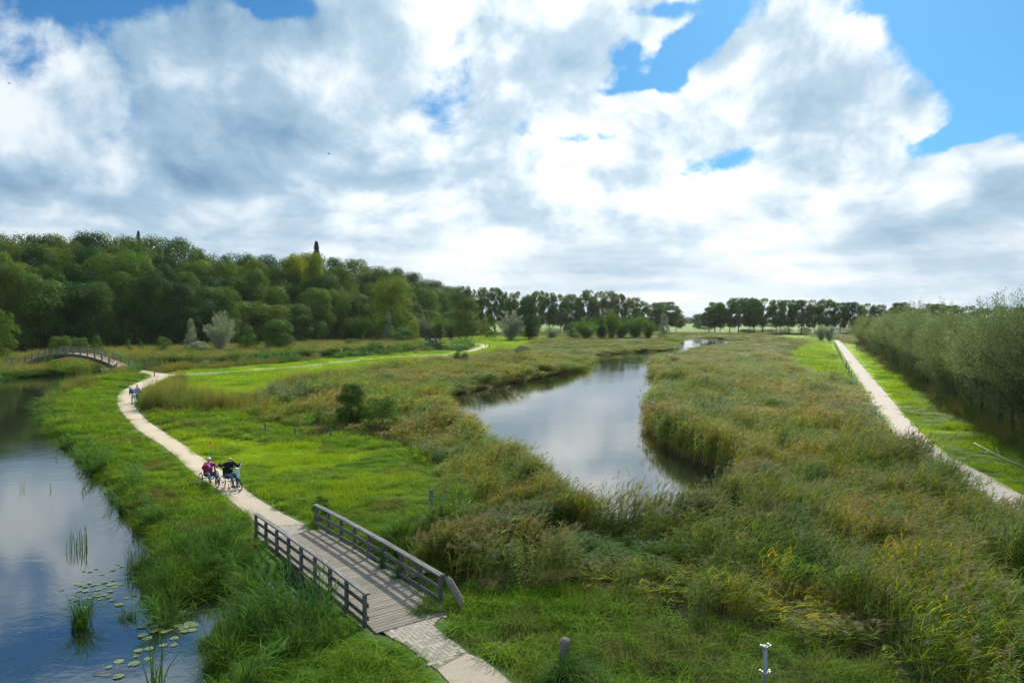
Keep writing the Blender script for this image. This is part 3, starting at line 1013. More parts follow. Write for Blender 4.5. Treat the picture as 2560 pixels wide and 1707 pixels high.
def p_turf(h=.10, n=260, r=.5, w=.012):
    b = Bag(); base = disc(n, r, .5); base[:, 2] = -.01
    b.add(*strips(base, U(0, 6.28, n), U(.5, 1.3, n) * h * 1.4, U(.7, 1.3, n) * w, U(.6, .9, n), U(.15, .7, n), 2), var(n))
    return b
def p_lush(h=.42, n=110, r=.28, w=.019, wind=.6):
    b = Bag(); base = disc(n, r, .6); base[:, 2] = -.02
    az = np.where(U(0, 1, n) < wind, U(-1.3, 1.0, n), U(0, 6.28, n))
    b.add(*strips(base, az, U(.5, 1.25, n) * h * 1.5, U(.6, 1.3, n) * w, U(.55, .95, n), U(.35, 1.0, n), 4, twist=U(-.6, .6, n)), var(n, .45, 1.5))
    return b
def p_rough(h=.7, n=120, r=.38, w=.010, seed=True, dry=.22):
    b = Bag(); base = disc(n, r, .6); base[:, 2] = -.02
    az = np.where(U(0, 1, n) < .5, U(-1.2, 1.0, n), U(0, 6.28, n))
    C = var(n, .6, 1.3)
    dr = U(0, 1, n) < dry
    C[dr] = np.array([1.9, 1.35, 2.1]) * U(.6, 1.1, dr.sum())[:, None]
    b.add(*strips(base, az, U(.4, 1.2, n) * h * 1.3, U(.6, 1.5, n) * w, U(.7, 1.0, n), U(.1, .7, n), 3, twist=U(-.6, .6, n)), C)
    if seed:
        m = 16; bs = disc(m, r * .8); Lh = U(.8, 1.25, m) * h * 1.25
        az = U(-1, 1, m)
        b.add(*strips(bs, az, Lh, np.full(m, .006), np.full(m, .95), U(.05, .2, m), 2), np.array([2.0, 1.45, 2.2]))
        bend = .12
        for k in range(3):
            tops = bs + np.stack([np.cos(az) * Lh * bend, np.sin(az) * Lh * bend, Lh * (.86 - .06 * k)], 1)
            b.add(*strips(tops, U(0, 6.28, m), U(.06, .14, m), U(.012, .02, m), U(.6, .9, m), U(.1, .5, m), 1), np.array([2.2, 1.55, 2.3]) * U(.8, 1.1))
    return b
def p_sedge(h=1.0, n=55, r=.22, w=.022):
    b = Bag(); base = disc(n, r, .7); base[:, 2] = -.05
    b.add(*strips(base, U(0, 6.28, n), U(.6, 1.2, n) * h * 1.15, U(.7, 1.3, n) * w, U(.85, 1.0, n), U(.12, .75, n), 5, twist=U(-.4, .4, n), wmid=.4), var(n, .6, 1.35))
    return b
def p_weed(h=.6, n=150, r=.3, leaf=.055):
    b = Bag()
    m = 9; bs = disc(m, r * .8)
    hh = U(.6, 1.1, m) * h
    b.add(*strips(bs, U(0, 6.28, m), hh, np.full(m, .008), np.full(m, 1.), U(.05, .25, m), 2), np.array([.8, .8, .7]))
    k = rng.integers(0, m, n); t = U(.2, 1.05, n)
    c = bs[k] + np.stack([U(-.1, .1, n), U(-.1, .1, n), hh[k] * t * .95], 1)
    b.add(*strips(c, U(0, 6.28, n), U(.7, 1.5, n) * leaf * 1.6, U(.8, 1.4, n) * leaf, U(.05, .5, n), U(.2, .6, n), 2, wmid=.5), var(n, .6, 1.3))
    return b
def p_reed(h=2.2, m=15, r=.45, plume=.6, leaf=7, tint=(1, 1, 1), wind=1.0, yellow=0.0):
    b = Bag(); base = disc(m, r, .6); base[:, 2] = -.1
    tint = np.array(tint)
    Ls = U(.78, 1.15, m) * h
    az = np.where(U(0, 1, m) < .75, U(-.9, .7, m), U(0, 6.28, m))
    be = U(.04, .22, m)
    w = np.full(m, .011)
    b.add(*strips(base, az, Ls, w, np.full(m, 1.), be, 3), np.array([1.9, 1.2, 2.6]))
    d = np.stack([np.cos(az), np.sin(az)], 1)
    def at(k, t):
        hor = be[k] * t ** 2 * Ls[k]; ver = (t - .62 * be[k] * t ** 2) * Ls[k]
        return base[k] + np.stack([d[k, 0] * hor, d[k, 1] * hor, ver], 1)
    n = m * leaf
    k = np.tile(np.arange(m), leaf); t = U(.28, .98, n)
    laz = np.where(U(0, 1, n) < .62 * wind, U(-.95, .75, n), U(0, 6.28, n))
    C = var(n, .42, 1.45, .14) * tint
    ye = U(0, 1, n) < yellow
    C[ye] *= np.array([2.4, 1.7, .6])
    gl = U(0, 1, n) < .08
    C[gl] *= 1.9
    b.add(*strips(at(k, t), laz, U(.30, .58, n), U(.018, .038, n), U(.45, .95, n), U(.15, .6, n), 3, out0=U(.25, .5, n), twist=U(-.9, .9, n), wmid=.55), C)
    kk = np.where(U(0, 1, m) < plume)[0]
    if len(kk):
        q = 30
        kq = np.repeat(kk, q); nq = len(kq)
        tt = 1 - U(0, .12, nq)
        paz = U(-1.2, 1.0, nq)
        C = np.array([1.75, .98, 3.9]) * U(.65, 1.35, (nq, 1)) * (1 + U(-.05, .05, (nq, 3)))
        b.add(*strips(at(kq, tt), paz, U(.08, .20, nq), U(.006, .016, nq), U(.5, 1.1, nq), U(.35, .9, nq), 2, out0=U(.0, .35, nq), twist=U(-1, 1, nq)), C)
    return b

PROTO = bpy.data.collections.new('plant_prototypes')
def protos(tagname, bags, mat):
    c = bpy.data.collections.new('kinds_' + tagname)
    for i, b in enumerate(bags):
        me = b.mesh('%s_%02d' % (tagname, i))
        me.materials.append(mat)
        o = bpy.data.objects.new('%s_%02d' % (tagname, i), me)
        c.objects.link(o)
    return c

def gn_scatter(name, P, z, rot, scl, idx, coll, label=None):
    n = len(P)
    me = bpy.data.meshes.new(name)
    me.vertices.add(n)
    me.vertices.foreach_set('co', np.column_stack([P, z]).astype(np.float32).ravel())
    a = me.attributes.new('rot', 'FLOAT_VECTOR', 'POINT'); a.data.foreach_set('vector', rot.astype(np.float32).ravel())
    a = me.attributes.new('scl', 'FLOAT_VECTOR', 'POINT'); a.data.foreach_set('vector', scl.astype(np.float32).ravel())
    a = me.attributes.new('idx', 'INT', 'POINT'); a.data.foreach_set('value', idx.astype(np.int32))
    ng = bpy.data.node_groups.new('scatter_' + name, 'GeometryNodeTree')
    ng.interface.new_socket('Geometry', in_out='INPUT', socket_type='NodeSocketGeometry')
    ng.interface.new_socket('Geometry', in_out='OUTPUT', socket_type='NodeSocketGeometry')
    N = ng.nodes; Lk = ng.links
    gi = N.new('NodeGroupInput'); go = N.new('NodeGroupOutput')
    mp = N.new('GeometryNodeMeshToPoints')
    ip = N.new('GeometryNodeInstanceOnPoints')
    ci = N.new('GeometryNodeCollectionInfo')
    ci.inputs['Collection'].default_value = coll
    ci.inputs['Separate Children'].default_value = True
    ci.inputs['Reset Children'].default_value = True
    def at(nm, ty):
        q = N.new('GeometryNodeInputNamedAttribute'); q.data_type = ty
        q.inputs['Name'].default_value = nm
        return q.outputs['Attribute']
    e2r = N.new('FunctionNodeEulerToRotation')
    Lk.new(gi.outputs[0], mp.inputs['Mesh'])
    Lk.new(mp.outputs[0], ip.inputs['Points'])
    Lk.new(ci.outputs[0], ip.inputs['Instance'])
    ip.inputs['Pick Instance'].default_value = True
    Lk.new(at('idx', 'INT'), ip.inputs['Instance Index'])
    Lk.new(at('rot', 'FLOAT_VECTOR'), e2r.inputs[0])
    Lk.new(e2r.outputs[0], ip.inputs['Rotation'])
    Lk.new(at('scl', 'FLOAT_VECTOR'), ip.inputs['Scale'])
    Lk.new(ip.outputs[0], go.inputs[0])
    o = link(name, me)
    md = o.modifiers.new('scatter', 'NODES'); md.node_group = ng
    tag(o, kind='stuff')
    if label: tag(o, label)
    return o

def field(rho, r0, r1, rflat, half=43):
    """points whose number per square metre is rho out to rflat and thins as 1/r^2 beyond; returns P, growth"""
    hw = math.radians(half)
    out = []
    A1 = hw * (min(r1, rflat) ** 2 - r0 ** 2)
    n1 = int(max(A1, 0) * rho)
    if n1:
        r = np.sqrt(U(r0 ** 2, min(r1, rflat) ** 2, n1)); out.append(r)
    if r1 > rflat:
        ra = max(r0, rflat)
        n2 = int(rho * rflat ** 2 * 2 * hw * math.log(r1 / ra))
        out.append(ra * (r1 / ra) ** U(0, 1, n2))
    r = np.concatenate(out)
    a = U(-hw, hw, len(r))
    P = np.stack([np.sin(a) * r, np.cos(a) * r], 1)
    return P, np.maximum(1, r / rflat)

M_GRASS = leaf_mat('lawn_grass_blades', (.17, .295, .018), (.28, .385, .018), .48, (.10, .24, .02), .09, .4)
M_LUSH = leaf_mat('bank_grass_blades', (.095, .205, .016), (.19, .31, .018), .42, (.15, .16, .04), .12, .5)
M_ROUGH = leaf_mat('rough_grass_blades', (.095, .145, .032), (.155, .175, .042), .42, (.075, .15, .035), .10, .6)
M_SEDGE = leaf_mat('sedge_blades', (.045, .13, .024), (.10, .18, .03), .38, None, .2, .6)
M_WEED = leaf_mat('weed_leaves', (.07, .15, .035), (.13, .19, .04), .35, None, .2, .6)
M_REED = leaf_mat('reed_leaves', (.11, .215, .034), (.27, .285, .048), .46, (.11, .235, .055), .11, .6)

def build_vegetation():
    cl = protos('turf', [p_turf(.09), p_turf(.13, 220), p_turf(.07, 300), p_turf(.2, 160, .45, .014)], M_GRASS)
    P, gsc = field(9, 12, 330, 38)
    sd, pd = wdist(P), pdist(P)
    c = classify(P, sd, pd)
    k = (c == 1) & (pd > .12 + .55 * (gsc - 1)) & (pd > .12) & (sd > .3)
    P, gsc, sd, pd = P[k], gsc[k], sd[k], pd[k]
    n = len(P); z = height(P, sd, pd)
    tall = vnoise(P[:, 0], P[:, 1], 2.3, 12) * .6 + fbm(P[:, 0], P[:, 1], 9, 14) * .6
    idx = np.where(tall > .72, 3, rng.integers(0, 3, n))
    rot = np.column_stack([U(-.08, .08, n), U(-.08, .08, n), U(0, 6.28, n)])
    s = gsc * U(.9, 1.3, n)
    gn_scatter('lawn_grass', P, z, rot, np.column_stack([s, s, (0.7 + tall) * np.minimum(gsc, 1.6)]), idx, cl)
    print('lawn', n)
    # lush grass on banks, path edges and round the meadow
    cl = protos('lush', [p_lush(.35), p_lush(.45, 130), p_lush(.28, 120, .3), p_lush(.55, 90, .25), p_weed(.35, 110, .25, .05), p_rough(.5, 90, .3, dry=.08, seed=False)], M_LUSH)
    P, gsc = field(9, 12, 300, 42)
    sd, pd = wdist(P), pdist(P)
    c = classify(P, sd, pd)
    k = ((c == 2) | ((c == 1) & (P[:, 1] < 75) & (vnoise(P[:, 0], P[:, 1], 1.7, 88) * .5 + fbm(P[:, 0], P[:, 1], 7, 89) > .62))) & (pd > np.where(P[:, 1] < 24, .36, .24) + .25 * (gsc - 1)) & (sd > -.12)
    tt_ = (P - BL1) @ NX; ss_ = (P - BL1) @ AX
    k &= ~((tt_ < 0.1) & (tt_ > -2.3 + .5 * vnoise(P[:, 0], P[:, 1], .7, 3)) & (np.abs(ss_ - sm - .2) < 2.0))
    P, gsc, sd, pd = P[k], gsc[k], sd[k], pd[k]
    c = c[k]
    n = len(P); z = height(P, sd, pd)
    hh = .55 + .9 * fbm(P[:, 0], P[:, 1], 2.6, 21) * (0.45 + .75 * np.clip((pd - .3) / 1.6, 0, 1))
    near = P[:, 1] < 34
    hh *= np.where(near, .9, .8) * np.where(c == 1, .5, 1.0)
    br = (np.abs((P - BL1) @ AX - LL / 2) < LL / 2 + 1.5) & ((P - BL1) @ NX < 0) & ((P - BL1) @ NX > -1.1)
    hh *= np.where(br, .5, 1)
    nz = vnoise(P[:, 0], P[:, 1], 1.9, 41)
    idx = np.where(nz > .84, 4, np.where(nz < .10, 5, rng.integers(0, 4, n)))
    idx = np.where((c == 1) & (idx > 3), 0, idx)
    hh *= np.where((P[:, 0] < -3.8) & (P[:, 1] < 19), .55, 1.0)
    rot = np.column_stack([U(-.15, .15, n), U(-.15, .15, n), U(-1.2, 1.2, n)])
    s = gsc * U(.85, 1.25, n)
    gn_scatter('bank_grass', P, z, rot, np.column_stack([s, s, hh * np.minimum(gsc, 1.5)]), idx, cl)
    print('lush', n)
    # rough tall grass
    cl = protos('rough', [p_rough(.75), p_rough(.9, 110, .4, .012, True, .2), p_rough(.6, 130, .4, .010, True, .5), p_rough(.7, 120, .38, .011, False, .15), p_weed(.8, 170, .35, .05), p_rough(1.0, 90, .35, .012, True, .45)], M_ROUGH)
    P, gsc = field(5, 12, 420, 48)
    sd, pd = wdist(P), pdist(P)
    c = classify(P, sd, pd)
    w = (P[:, 0] > -3) & (P[:, 1] < 21) & (c == 2) & (U(0, 1, len(P)) < .8 * np.clip((P[:, 0] + 1) / 5, 0, 1))
    k = ((c == 0) | w | ((c == 6) & (U(0, 1, len(P)) < .4))) & (pd > .35 + .4 * (gsc - 1)) & (sd > 0.1)
    P, gsc, sd, pd, c = P[k], gsc[k], sd[k], pd[k], c[k]
    n = len(P); z = height(P, sd, pd)
    hh = .45 + .95 * fbm(P[:, 0], P[:, 1], 5, 71)
    hh *= 1 + .45 * ((P[:, 1] > 33) & (P[:, 1] < 95) & (P[:, 0] > -34) & (P[:, 0] < 0))
    hh = np.where(c == 2, hh * .65, hh)
    kind = fbm(P[:, 0], P[:, 1], 14, 91, 3)
    idx = np.where(kind > .56, rng.choice([2, 5, 0], n), np.where(kind < .42, rng.choice([3, 4, 1], n), rng.choice([0, 1, 3, 4], n)))
    rot = np.column_stack([U(-.12, .12, n), U(-.12, .12, n), U(-1.2, 1.2, n)])
    s = gsc * U(.85, 1.3, n)
    gn_scatter('rough_grass', P, z, rot, np.column_stack([s, s, hh * np.minimum(gsc, 1.4)]), idx, cl)
    print('rough', n)
    # reeds
    kinds = [p_reed(2.2, 16, .45, .6, 9), p_reed(2.3, 15, .5, .85, 8), p_reed(2.0, 16, .45, .35, 9), p_reed(2.2, 16, .45, .18, 10), p_reed(1.9, 16, .45, .1, 9, (.8, 1.15, .8)),
             p_reed(2.0, 14, .45, .3, 8, (1.1, 1.05, .7), yellow=.22), p_reed(1.7, 15, .45, .15, 8, (1, 1, .7), yellow=.35), p_weed(1.5, 330, .5, .07), p_reed(2.4, 13, .5, 1.0, 7)]
    cl = protos('reed', kinds, M_REED)
    P, gsc = field(3.4, 13, 420, 44)
    P2, gsc2 = field(16, 20, 260, 30)
    w2 = wdist(P2); k2 = (w2 > -.5) & (w2 < .9)
    P = np.vstack([P, P2[k2]]); gsc = np.concatenate([gsc, np.minimum(gsc2[k2], 2.5)])
    sd, pd = wdist(P), pdist(P)
    c = classify(P, sd, pd)
    dr = dist(P, REED)
    k = (c == 3) & (pd > .5 + .4 * (gsc - 1)) & (sd > -.35 - .25 * (gsc - 1))
    edge = np.clip(dr / 1.5, 0, 1)
    P, gsc, sd, pd, dr = P[k], gsc[k], sd[k], pd[k], dr[k]
    n = len(P); z = height(P, np.maximum(sd, 0), pd)
    hh = .80 + .55 * (fbm(P[:, 0], P[:, 1], 4.5, 8) - .5) + .35 * (fbm(P[:, 0], P[:, 1], 18, 18) - .5)
    hh *= .72 + .28 * np.clip(dr / 1.8, 0, 1)
    hh *= np.interp(P[:, 1], [70, 120, 170, 230], [1.0, .9, .45, .3])
    hh *= .78 + .62 * fbm(P[:, 0], P[:, 1], 2.6, 302, 2) ** 1.0 * (1 - .0) - .12 * (vnoise(P[:, 0], P[:, 1], 6.5, 303) < .25)
    gapn = fbm(P[:, 0], P[:, 1], 3.3, 404, 2)
    hh = np.where(gapn < .33, hh * .5, hh)
    hh = np.where(fbm(P[:, 0], P[:, 1], 1.7, 414, 2) > .68, hh * 1.22, hh)
    hh *= np.where((P[:, 0] < -3) & (P[:, 1] > 26) & (P[:, 1] < 100), .82, 1.0)
    kf = .5 + 1.35 * (fbm(P[:, 0], P[:, 1], 7, 101, 3) - .5) + .08 * (vnoise(P[:, 0], P[:, 1], 1.2, 4) - .5)
    idx = np.where(kf > .60, rng.choice([1, 8, 0], n), np.where(kf > .50, rng.choice([0, 1, 2, 3], n), np.where(kf > .42, rng.choice([2, 3, 3, 4], n), rng.choice([3, 4, 5, 2], n))))
    front = (P[:, 1] < 19.5 + 1.5 * vnoise(P[:, 0], P[:, 1], 3, 2)) & (P[:, 0] > 1)
    idx = np.where(front & (U(0, 1, n) < .75), rng.choice([5, 6, 6, 3], n), idx)
    lf = (P[:, 0] < -6) & (P[:, 1] < 80)
    idx = np.where(lf & (U(0, 1, n) < .3), rng.choice([7, 4], n), idx)
    idx = np.where(fbm(P[:, 0], P[:, 1], 3.0, 515, 2) > .74, 7, idx)
    hh = np.where(idx == 7, hh * 1.15, hh)
    rot = np.column_stack([U(-.08, .08, n), U(-.02, .16, n), U(-.5, .5, n)])
    s = gsc * U(.85, 1.25, n)
    gn_scatter('reeds', P, z, rot, np.column_stack([s, s, hh]), idx, cl)
    print('reeds', n)
    # sedge and flag leaves standing along the water's edge
    cl = protos('sedge', [p_sedge(1.1), p_sedge(.9, 60), p_sedge(.7, 50, .2), p_sedge(1.3, 45, .2), p_lush(.6, 90, .3), p_reed(1.6, 10, .35, .2, 9, (.9, 1.2, .8))], M_SEDGE)
    P, gsc = field(9, 12, 240, 40)
    sd, pd = wdist(P), pdist(P)
    b = (sd > -.30) & (sd < .8) & (pd > .6)
    far = P[:, 1] > 75
    nz = fbm(P[:, 0], P[:, 1], 3.2, 61, 3)
    s_ = (P - bp(sm, -1.5)); corner = (np.hypot(s_[:, 0], s_[:, 1]) < 5.0) & (sd > -.25) & (pd > .5) & (sd < 3) & ((P - BL1) @ NX < -1.0)
    dpf = dist(P, TOWPATH)
    canal = far & (P[:, 0] < -10) & (sd > -.6) & (sd < 2.6) & (P[:, 1] > 104) & (dpf > 6.5)
    bdist = dist(P, np.array([un(52, 913), un(300, 921)]), False)
    canal &= ~(bdist < 4.5)
    b &= ~(bdist < 3.0)
    k = ((b & (nz > .46)) & (U(0, 1, len(P)) < .8)) | (corner & (U(0, 1, len(P)) < .65)) | (canal & (nz > .44))
    k &= ~inside(P, REED)
    k &= ~((P[:, 0] < -5.0) & (P[:, 1] < 18.5) & (sd < .05))
    k &= ~((np.abs((P - BL1) @ NX - RW / 2) < RW / 2 + .3) & (np.abs((P - BL1) @ AX - LL / 2) < LL))
    P, gsc, sd, pd, corner, canal = P[k], gsc[k], sd[k], pd[k], corner[k], canal[k]
    n = len(P); z = np.maximum(height(P, sd, pd), WZ - .05)
    idx = rng.choice([0, 1, 2, 3, 4, 4, 5], n)
    idx = np.where(corner, rng.choice([0, 0, 1, 3, 5, 4], n), idx)
    rot = np.column_stack([U(-.2, .2, n), U(-.2, .2, n), U(0, 6.28, n)])
    s = gsc * U(.8, 1.2, n)
    hz = np.where(corner, U(.6, 1.0, n), np.where(canal, U(.9, 1.7, n), U(.45, .9, n)))
    gn_scatter('waterside_sedge', P, z, rot, np.column_stack([s, s, hz]), idx, cl)
    print('sedge', n)
build_vegetation()
# ---------------------------------------------------------------- trees
def quads_at(c, nrm, s, asp=0.7):
    """leaf faces of size s centred at c, facing nrm"""
    n = len(c)
    nrm = nrm / (np.linalg.norm(nrm, axis=1)[:, None] + 1e-9)
    r = rng.normal(size=(n, 3))
    a = np.cross(nrm, r); a /= np.linalg.norm(a, axis=1)[:, None] + 1e-9
    b = np.cross(nrm, a)
    a = a * s[:, None] * .5; b = b * (s * asp)[:, None] * .5
    V = np.stack([c - a, c - b * .9 + a * .1, c + a, c + b * .9 - a * .1], 1).reshape(-1, 3)
    i = np.arange(n)[:, None] * 4 + np.arange(4)[None]
    return V, i

def crown_broad(nclump=70, nleaf=14000, z0=.10, shape='dome', leaf=.026, lob=.16, seed=0, gaps=0.0):
    """unit crown: radius about 0.5, height 0..1"""
    b = Bag()
    zc = U(z0 + .06, .97, nclump * 3)
    def prof(z):
        t = (z - z0) / (1 - z0)
        if shape == 'dome': return np.clip(.5 * np.sqrt(np.clip(1 - (np.clip(t - .38, -.3, 1) / .64) ** 2, 0, 1)) * np.clip(.72 + t * 1.1, 0, 1), .05, .5)
        if shape == 'egg': return .5 * np.sin(np.pi * np.clip(t * .86 + .10, 0, 1)) ** .62
        if shape == 'column': return .5 * np.clip((1 - t) * 5, 0, 1) ** .5 * np.clip(.62 + t * .8, 0, 1)
        if shape == 'spire': return .5 * np.clip(1 - t, 0.03, 1) ** .75 * np.clip(t * 6 + .4, 0, 1)
        return .5 * np.ones_like(t)
    R = prof(zc)
    keep = U(0, .5, len(zc)) < R + .12
    zc, R = zc[keep][:nclump], R[keep][:nclump]
    n = len(zc)
    a = U(0, 6.283, n); q = R * np.where(U(0, 1, n) < .78, U(.72, 1.0, n), U(.1, .7, n))
    lobs = lob * U(.6, 1.35, n)
    C0 = np.stack([np.cos(a) * q, np.sin(a) * q, zc], 1)
    C0[:, :2] *= (1 - lobs / .5 * .45)[:, None]
    C0[:, 2] = np.minimum(C0[:, 2], 1 - lobs * .5)
    k = rng.choice(n, nleaf, p=lobs ** 2 / (lobs ** 2).sum())
    d = rng.normal(size=(nleaf, 3)); d /= np.linalg.norm(d, axis=1)[:, None]
    d[:, 2] = np.where((d[:, 2] < -.2) & (U(0, 1, nleaf) < .6), -d[:, 2], d[:, 2])
    rr = lobs[k] * U(.45, 1.0, nleaf) ** .45
    zs = .62
    p = C0[k] + d * rr[:, None] * np.array([1, 1, zs])
    # ragged edge
    p += rng.normal(size=p.shape) * .008
    if gaps:
        g_ = vnoise(p[:, 0] * 40 + p[:, 1] * 23, p[:, 2] * 60 + p[:, 1] * 31, 4, seed)
        ok = g_ > gaps * .55
        p, d, k = p[ok], d[ok], k[ok]
    m = len(p)
    ct = U(.72, 1.28, n)[k][:, None] * (1 + (U(-.10, .10, (n, 3)))[k])
    C = ct * U(.75, 1.25, (m, 1))
    V, Fq = quads_at(p, d + rng.normal(size=(m, 3)) * .28 + np.array([0, 0, .30]), U(.6, 1.3, m) * leaf)
    b.add(V, Fq, np.repeat(C, 4, 0))
    return b, C0

def crown_willow(nshoot=60, per=260, leafw=.010, leafl=.03, spread=.42, z0=.16, up=1.0, droop=.12):
    b = Bag()
    a = U(0, 6.283, nshoot); sp = spread * U(.1, 1.0, nshoot) ** .7
    Lh = U(.62, 1.0, nshoot) * (1 - .35 * (sp / spread) ** 2)
    n = nshoot * per
    k = np.repeat(np.arange(nshoot), per); t = U(.02, 1, n) ** .85
    hor = sp[k] * (t * 1.25 - droop * t ** 2)
    c = np.stack([np.cos(a[k]) * hor, np.sin(a[k]) * hor, z0 + (Lh[k] - z0) * (t * (1 + .25) - .25 * t ** 2 * (1 + sp[k]))], 1)
    side = (.085 * (1 - t * .78) + .008)[:, None] * np.array([1, 1, .55])
    c += rng.normal(size=(n, 3)) * side
    d = np.stack([np.cos(a[k]) * .4 + rng.normal(size=n) * .5, np.sin(a[k]) * .4 + rng.normal(size=n) * .5, .6 + rng.normal(size=n) * .5], 1)
    s = U(.7, 1.3, n) * leafl
    d /= np.linalg.norm(d, axis=1)[:, None]
    r = rng.normal(size=(n, 3)); w = np.cross(d, r); w /= np.linalg.norm(w, axis=1)[:, None]
    h = d * s[:, None] * .5; w = w * leafw * U(.7, 1.3, n)[:, None] * .5
    V = np.stack([c - h, c - w, c + h, c + w], 1).reshape(-1, 3)
    C = (U(.75, 1.25, nshoot)[k] * U(.7, 1.35, n))[:, None] * (1 + U(-.08, .08, (n, 3)))
    silver = U(0, 1, n) < .15
    C[silver] *= 1.7
    b.add(V, np.arange(n)[:, None] * 4 + np.arange(4)[None], np.repeat(C, 4, 0))
    heads = np.stack([np.cos(a) * sp, np.sin(a) * sp, Lh * .8], 1)
    return b, heads

def crown_conifer(n=9000):
    b = Bag()
    t = U(0, 1, n) ** .8; z = .08 + .92 * t
    layer = np.floor(z * 16) / 16; f = (z - layer) * 16
    r = .5 * (1.06 - layer) ** .7 * (1 - .55 * f) * U(.35, 1, n) ** .5
    a = U(0, 6.283, n)
    c = np.stack([np.cos(a) * r, np.sin(a) * r, z - .04 * r / .5], 1)
    d = np.stack([np.cos(a) * .5, np.sin(a) * .5, np.ones(n)], 1) + rng.normal(size=(n, 3)) * .4
    V, Fq = quads_at(c, d, U(.02, .05, n), .5)
    b.add(V, Fq, np.repeat(U(.7, 1.3, (n, 1)) * np.ones(3), 4, 0))
    return b, c[:30]

def trunk_mesh(name, heads, r0=.022, split=.28, nl=7, lean=.0, topz=.8, seg=7):
    """trunk with limbs in the unit crown's space (x, y scale differs from z: limbs thin)"""
    bm = bmesh.new()
    tube(bm, [(0, 0, -.03), (0, 0, .02), (lean * .3, 0, split), (lean, 0.01, (split + topz) / 2), (lean * .5, 0, topz)], [r0 * 1.5, r0 * 1.1, r0 * .85, r0 * .5, r0 * .1], seg)
    hs = heads[rng.choice(len(heads), min(nl, len(heads)), replace=False)]
    for h in hs:
        z = max(split * .8, h[2] * U(.45, .7))
        p0 = Vector((lean * .4, 0, z)); p1 = Vector(h)
        m = p0.lerp(p1, .5) + Vector((0, 0, .02))
        tube(bm, [p0, m, p1], [r0 * .5, r0 * .32, r0 * .08], 5)
    return bm_mesh(name, bm, True)

TREEK = {}
def kind(name, b, heads, trunk=None, **kw):
    me = b.mesh('crown_' + name)
    TREEK[name] = (me, trunk or trunk_mesh('trunk_' + name, heads, **kw))

LM = {
    'dark': leaf_mat('oak_leaves_dark', (.022, .066, .012), (.055, .110, .018), .24, None, .03, 1.0, tr_tint=(1.05, 1.3, .45)),
    'mid': leaf_mat('beech_leaves_mid', (.038, .098, .016), (.090, .150, .020), .26, None, .03, 1.0, tr_tint=(1.05, 1.3, .45)),
    'olive': leaf_mat('oak_leaves_olive', (.070, .125, .020), (.105, .145, .022), .35, None, .03, .8, tr_tint=(1.1, 1.25, .45)),
    'yellow': leaf_mat('maple_leaves_yellowing', (.11, .18, .02), (.19, .235, .022), .45, (.09, .17, .02), .1, .8, tr_tint=(1.3, 1.2, .3)),
    'lime': leaf_mat('lime_leaves', (.060, .115, .018), (.10, .15, .02), .42, None, .03, .8, tr_tint=(1.4, 1.25, .35)),
    'green': leaf_mat('alder_leaves', (.055, .12, .025), (.085, .15, .03), .40, None, .1, .8, tr_tint=(1.05, 1.3, .45)),
    'silver': leaf_mat('white_willow_leaves', (.17, .215, .14), (.23, .27, .185), .35, None, .1, .8, tr_tint=(1.1, 1.15, .8)),
    'willow': leaf_mat('pollard_willow_leaves', (.105, .150, .082), (.155, .195, .115), .38, (.12, .14, .06), .09, .8, tr_tint=(1.2, 1.15, .55)),
    'willowd': leaf_mat('pollard_willow_leaves_dusky', (.075, .11, .055), (.10, .13, .065), .35, (.085, .085, .045), .09, .8, tr_tint=(1.2, 1.1, .6)),
    'willowl': leaf_mat('pollard_willow_leaves_pale', (.13, .175, .095), (.18, .22, .13), .38, None, .09, .8, tr_tint=(1.1, 1.15, .7)),
    'con': leaf_mat('spruce_needles', (.025, .05, .028), (.035, .06, .03), .1, None, .1, .8),
    'blue': leaf_mat('distant_leaves', (.045, .075, .035), (.06, .09, .04), .3, None, .01, .5),
}
for i in range(4):
    b_, h_ = crown_broad(64, 21000, .03, 'dome', .026, .21, i)
    kind('oak%d' % i, b_, h_, r0=.018)
for i in range(2):
    b_, h_ = crown_broad(85, 21000, .02, 'egg', .025, .165, 10 + i)
    kind('dense%d' % i, b_, h_, r0=.018)
for i in range(4):
    b_, h_ = crown_broad(56, 13000, .17, 'egg', .034, .14, 20 + i, gaps=.40)
    kind('lime%d' % i, b_, h_, r0=.020, split=.3, nl=14)
for i in range(2):
    b_, h_ = crown_broad(80, 9000, .02, 'spire', .026, .11, 30 + i)
    kind('spire%d' % i, b_, h_, r0=.014)
for i in range(3):
    b_, h_ = crown_willow(70, 230, .011, .032, .5, .05)
    kind('poll%d' % i, b_, h_, r0=.02, split=.14, nl=16, topz=.5)
for i in range(3):
    b_, h_ = crown_willow(90, 360, .0065, .018, .48, .17, droop=.05)
    kind('fine%d' % i, b_, h_, r0=.022, split=.18, nl=46, topz=.4)
b_, h_ = crown_willow(60, 260, .012, .022, .5, .01)
kind('scrub0', b_, h_, r0=.01, split=.1, nl=16, topz=.5)
b_, h_ = crown_broad(60, 8000, -.02, 'dome', .034, .17, 40)
kind('bush0', b_, h_, r0=.012, nl=6)
b_, h_ = crown_broad(45, 7000, -.02, 'dome', .034, .20, 41)
kind('bush1', b_, h_, r0=.012, nl=6)
b_, h_ = crown_conifer()
kind('spruce', b_, h_, r0=.02, split=.4, nl=0, topz=.6)

def top_z(u, v, y):
    d = ray(u, v)
    return H + d[2] * y / d[1]

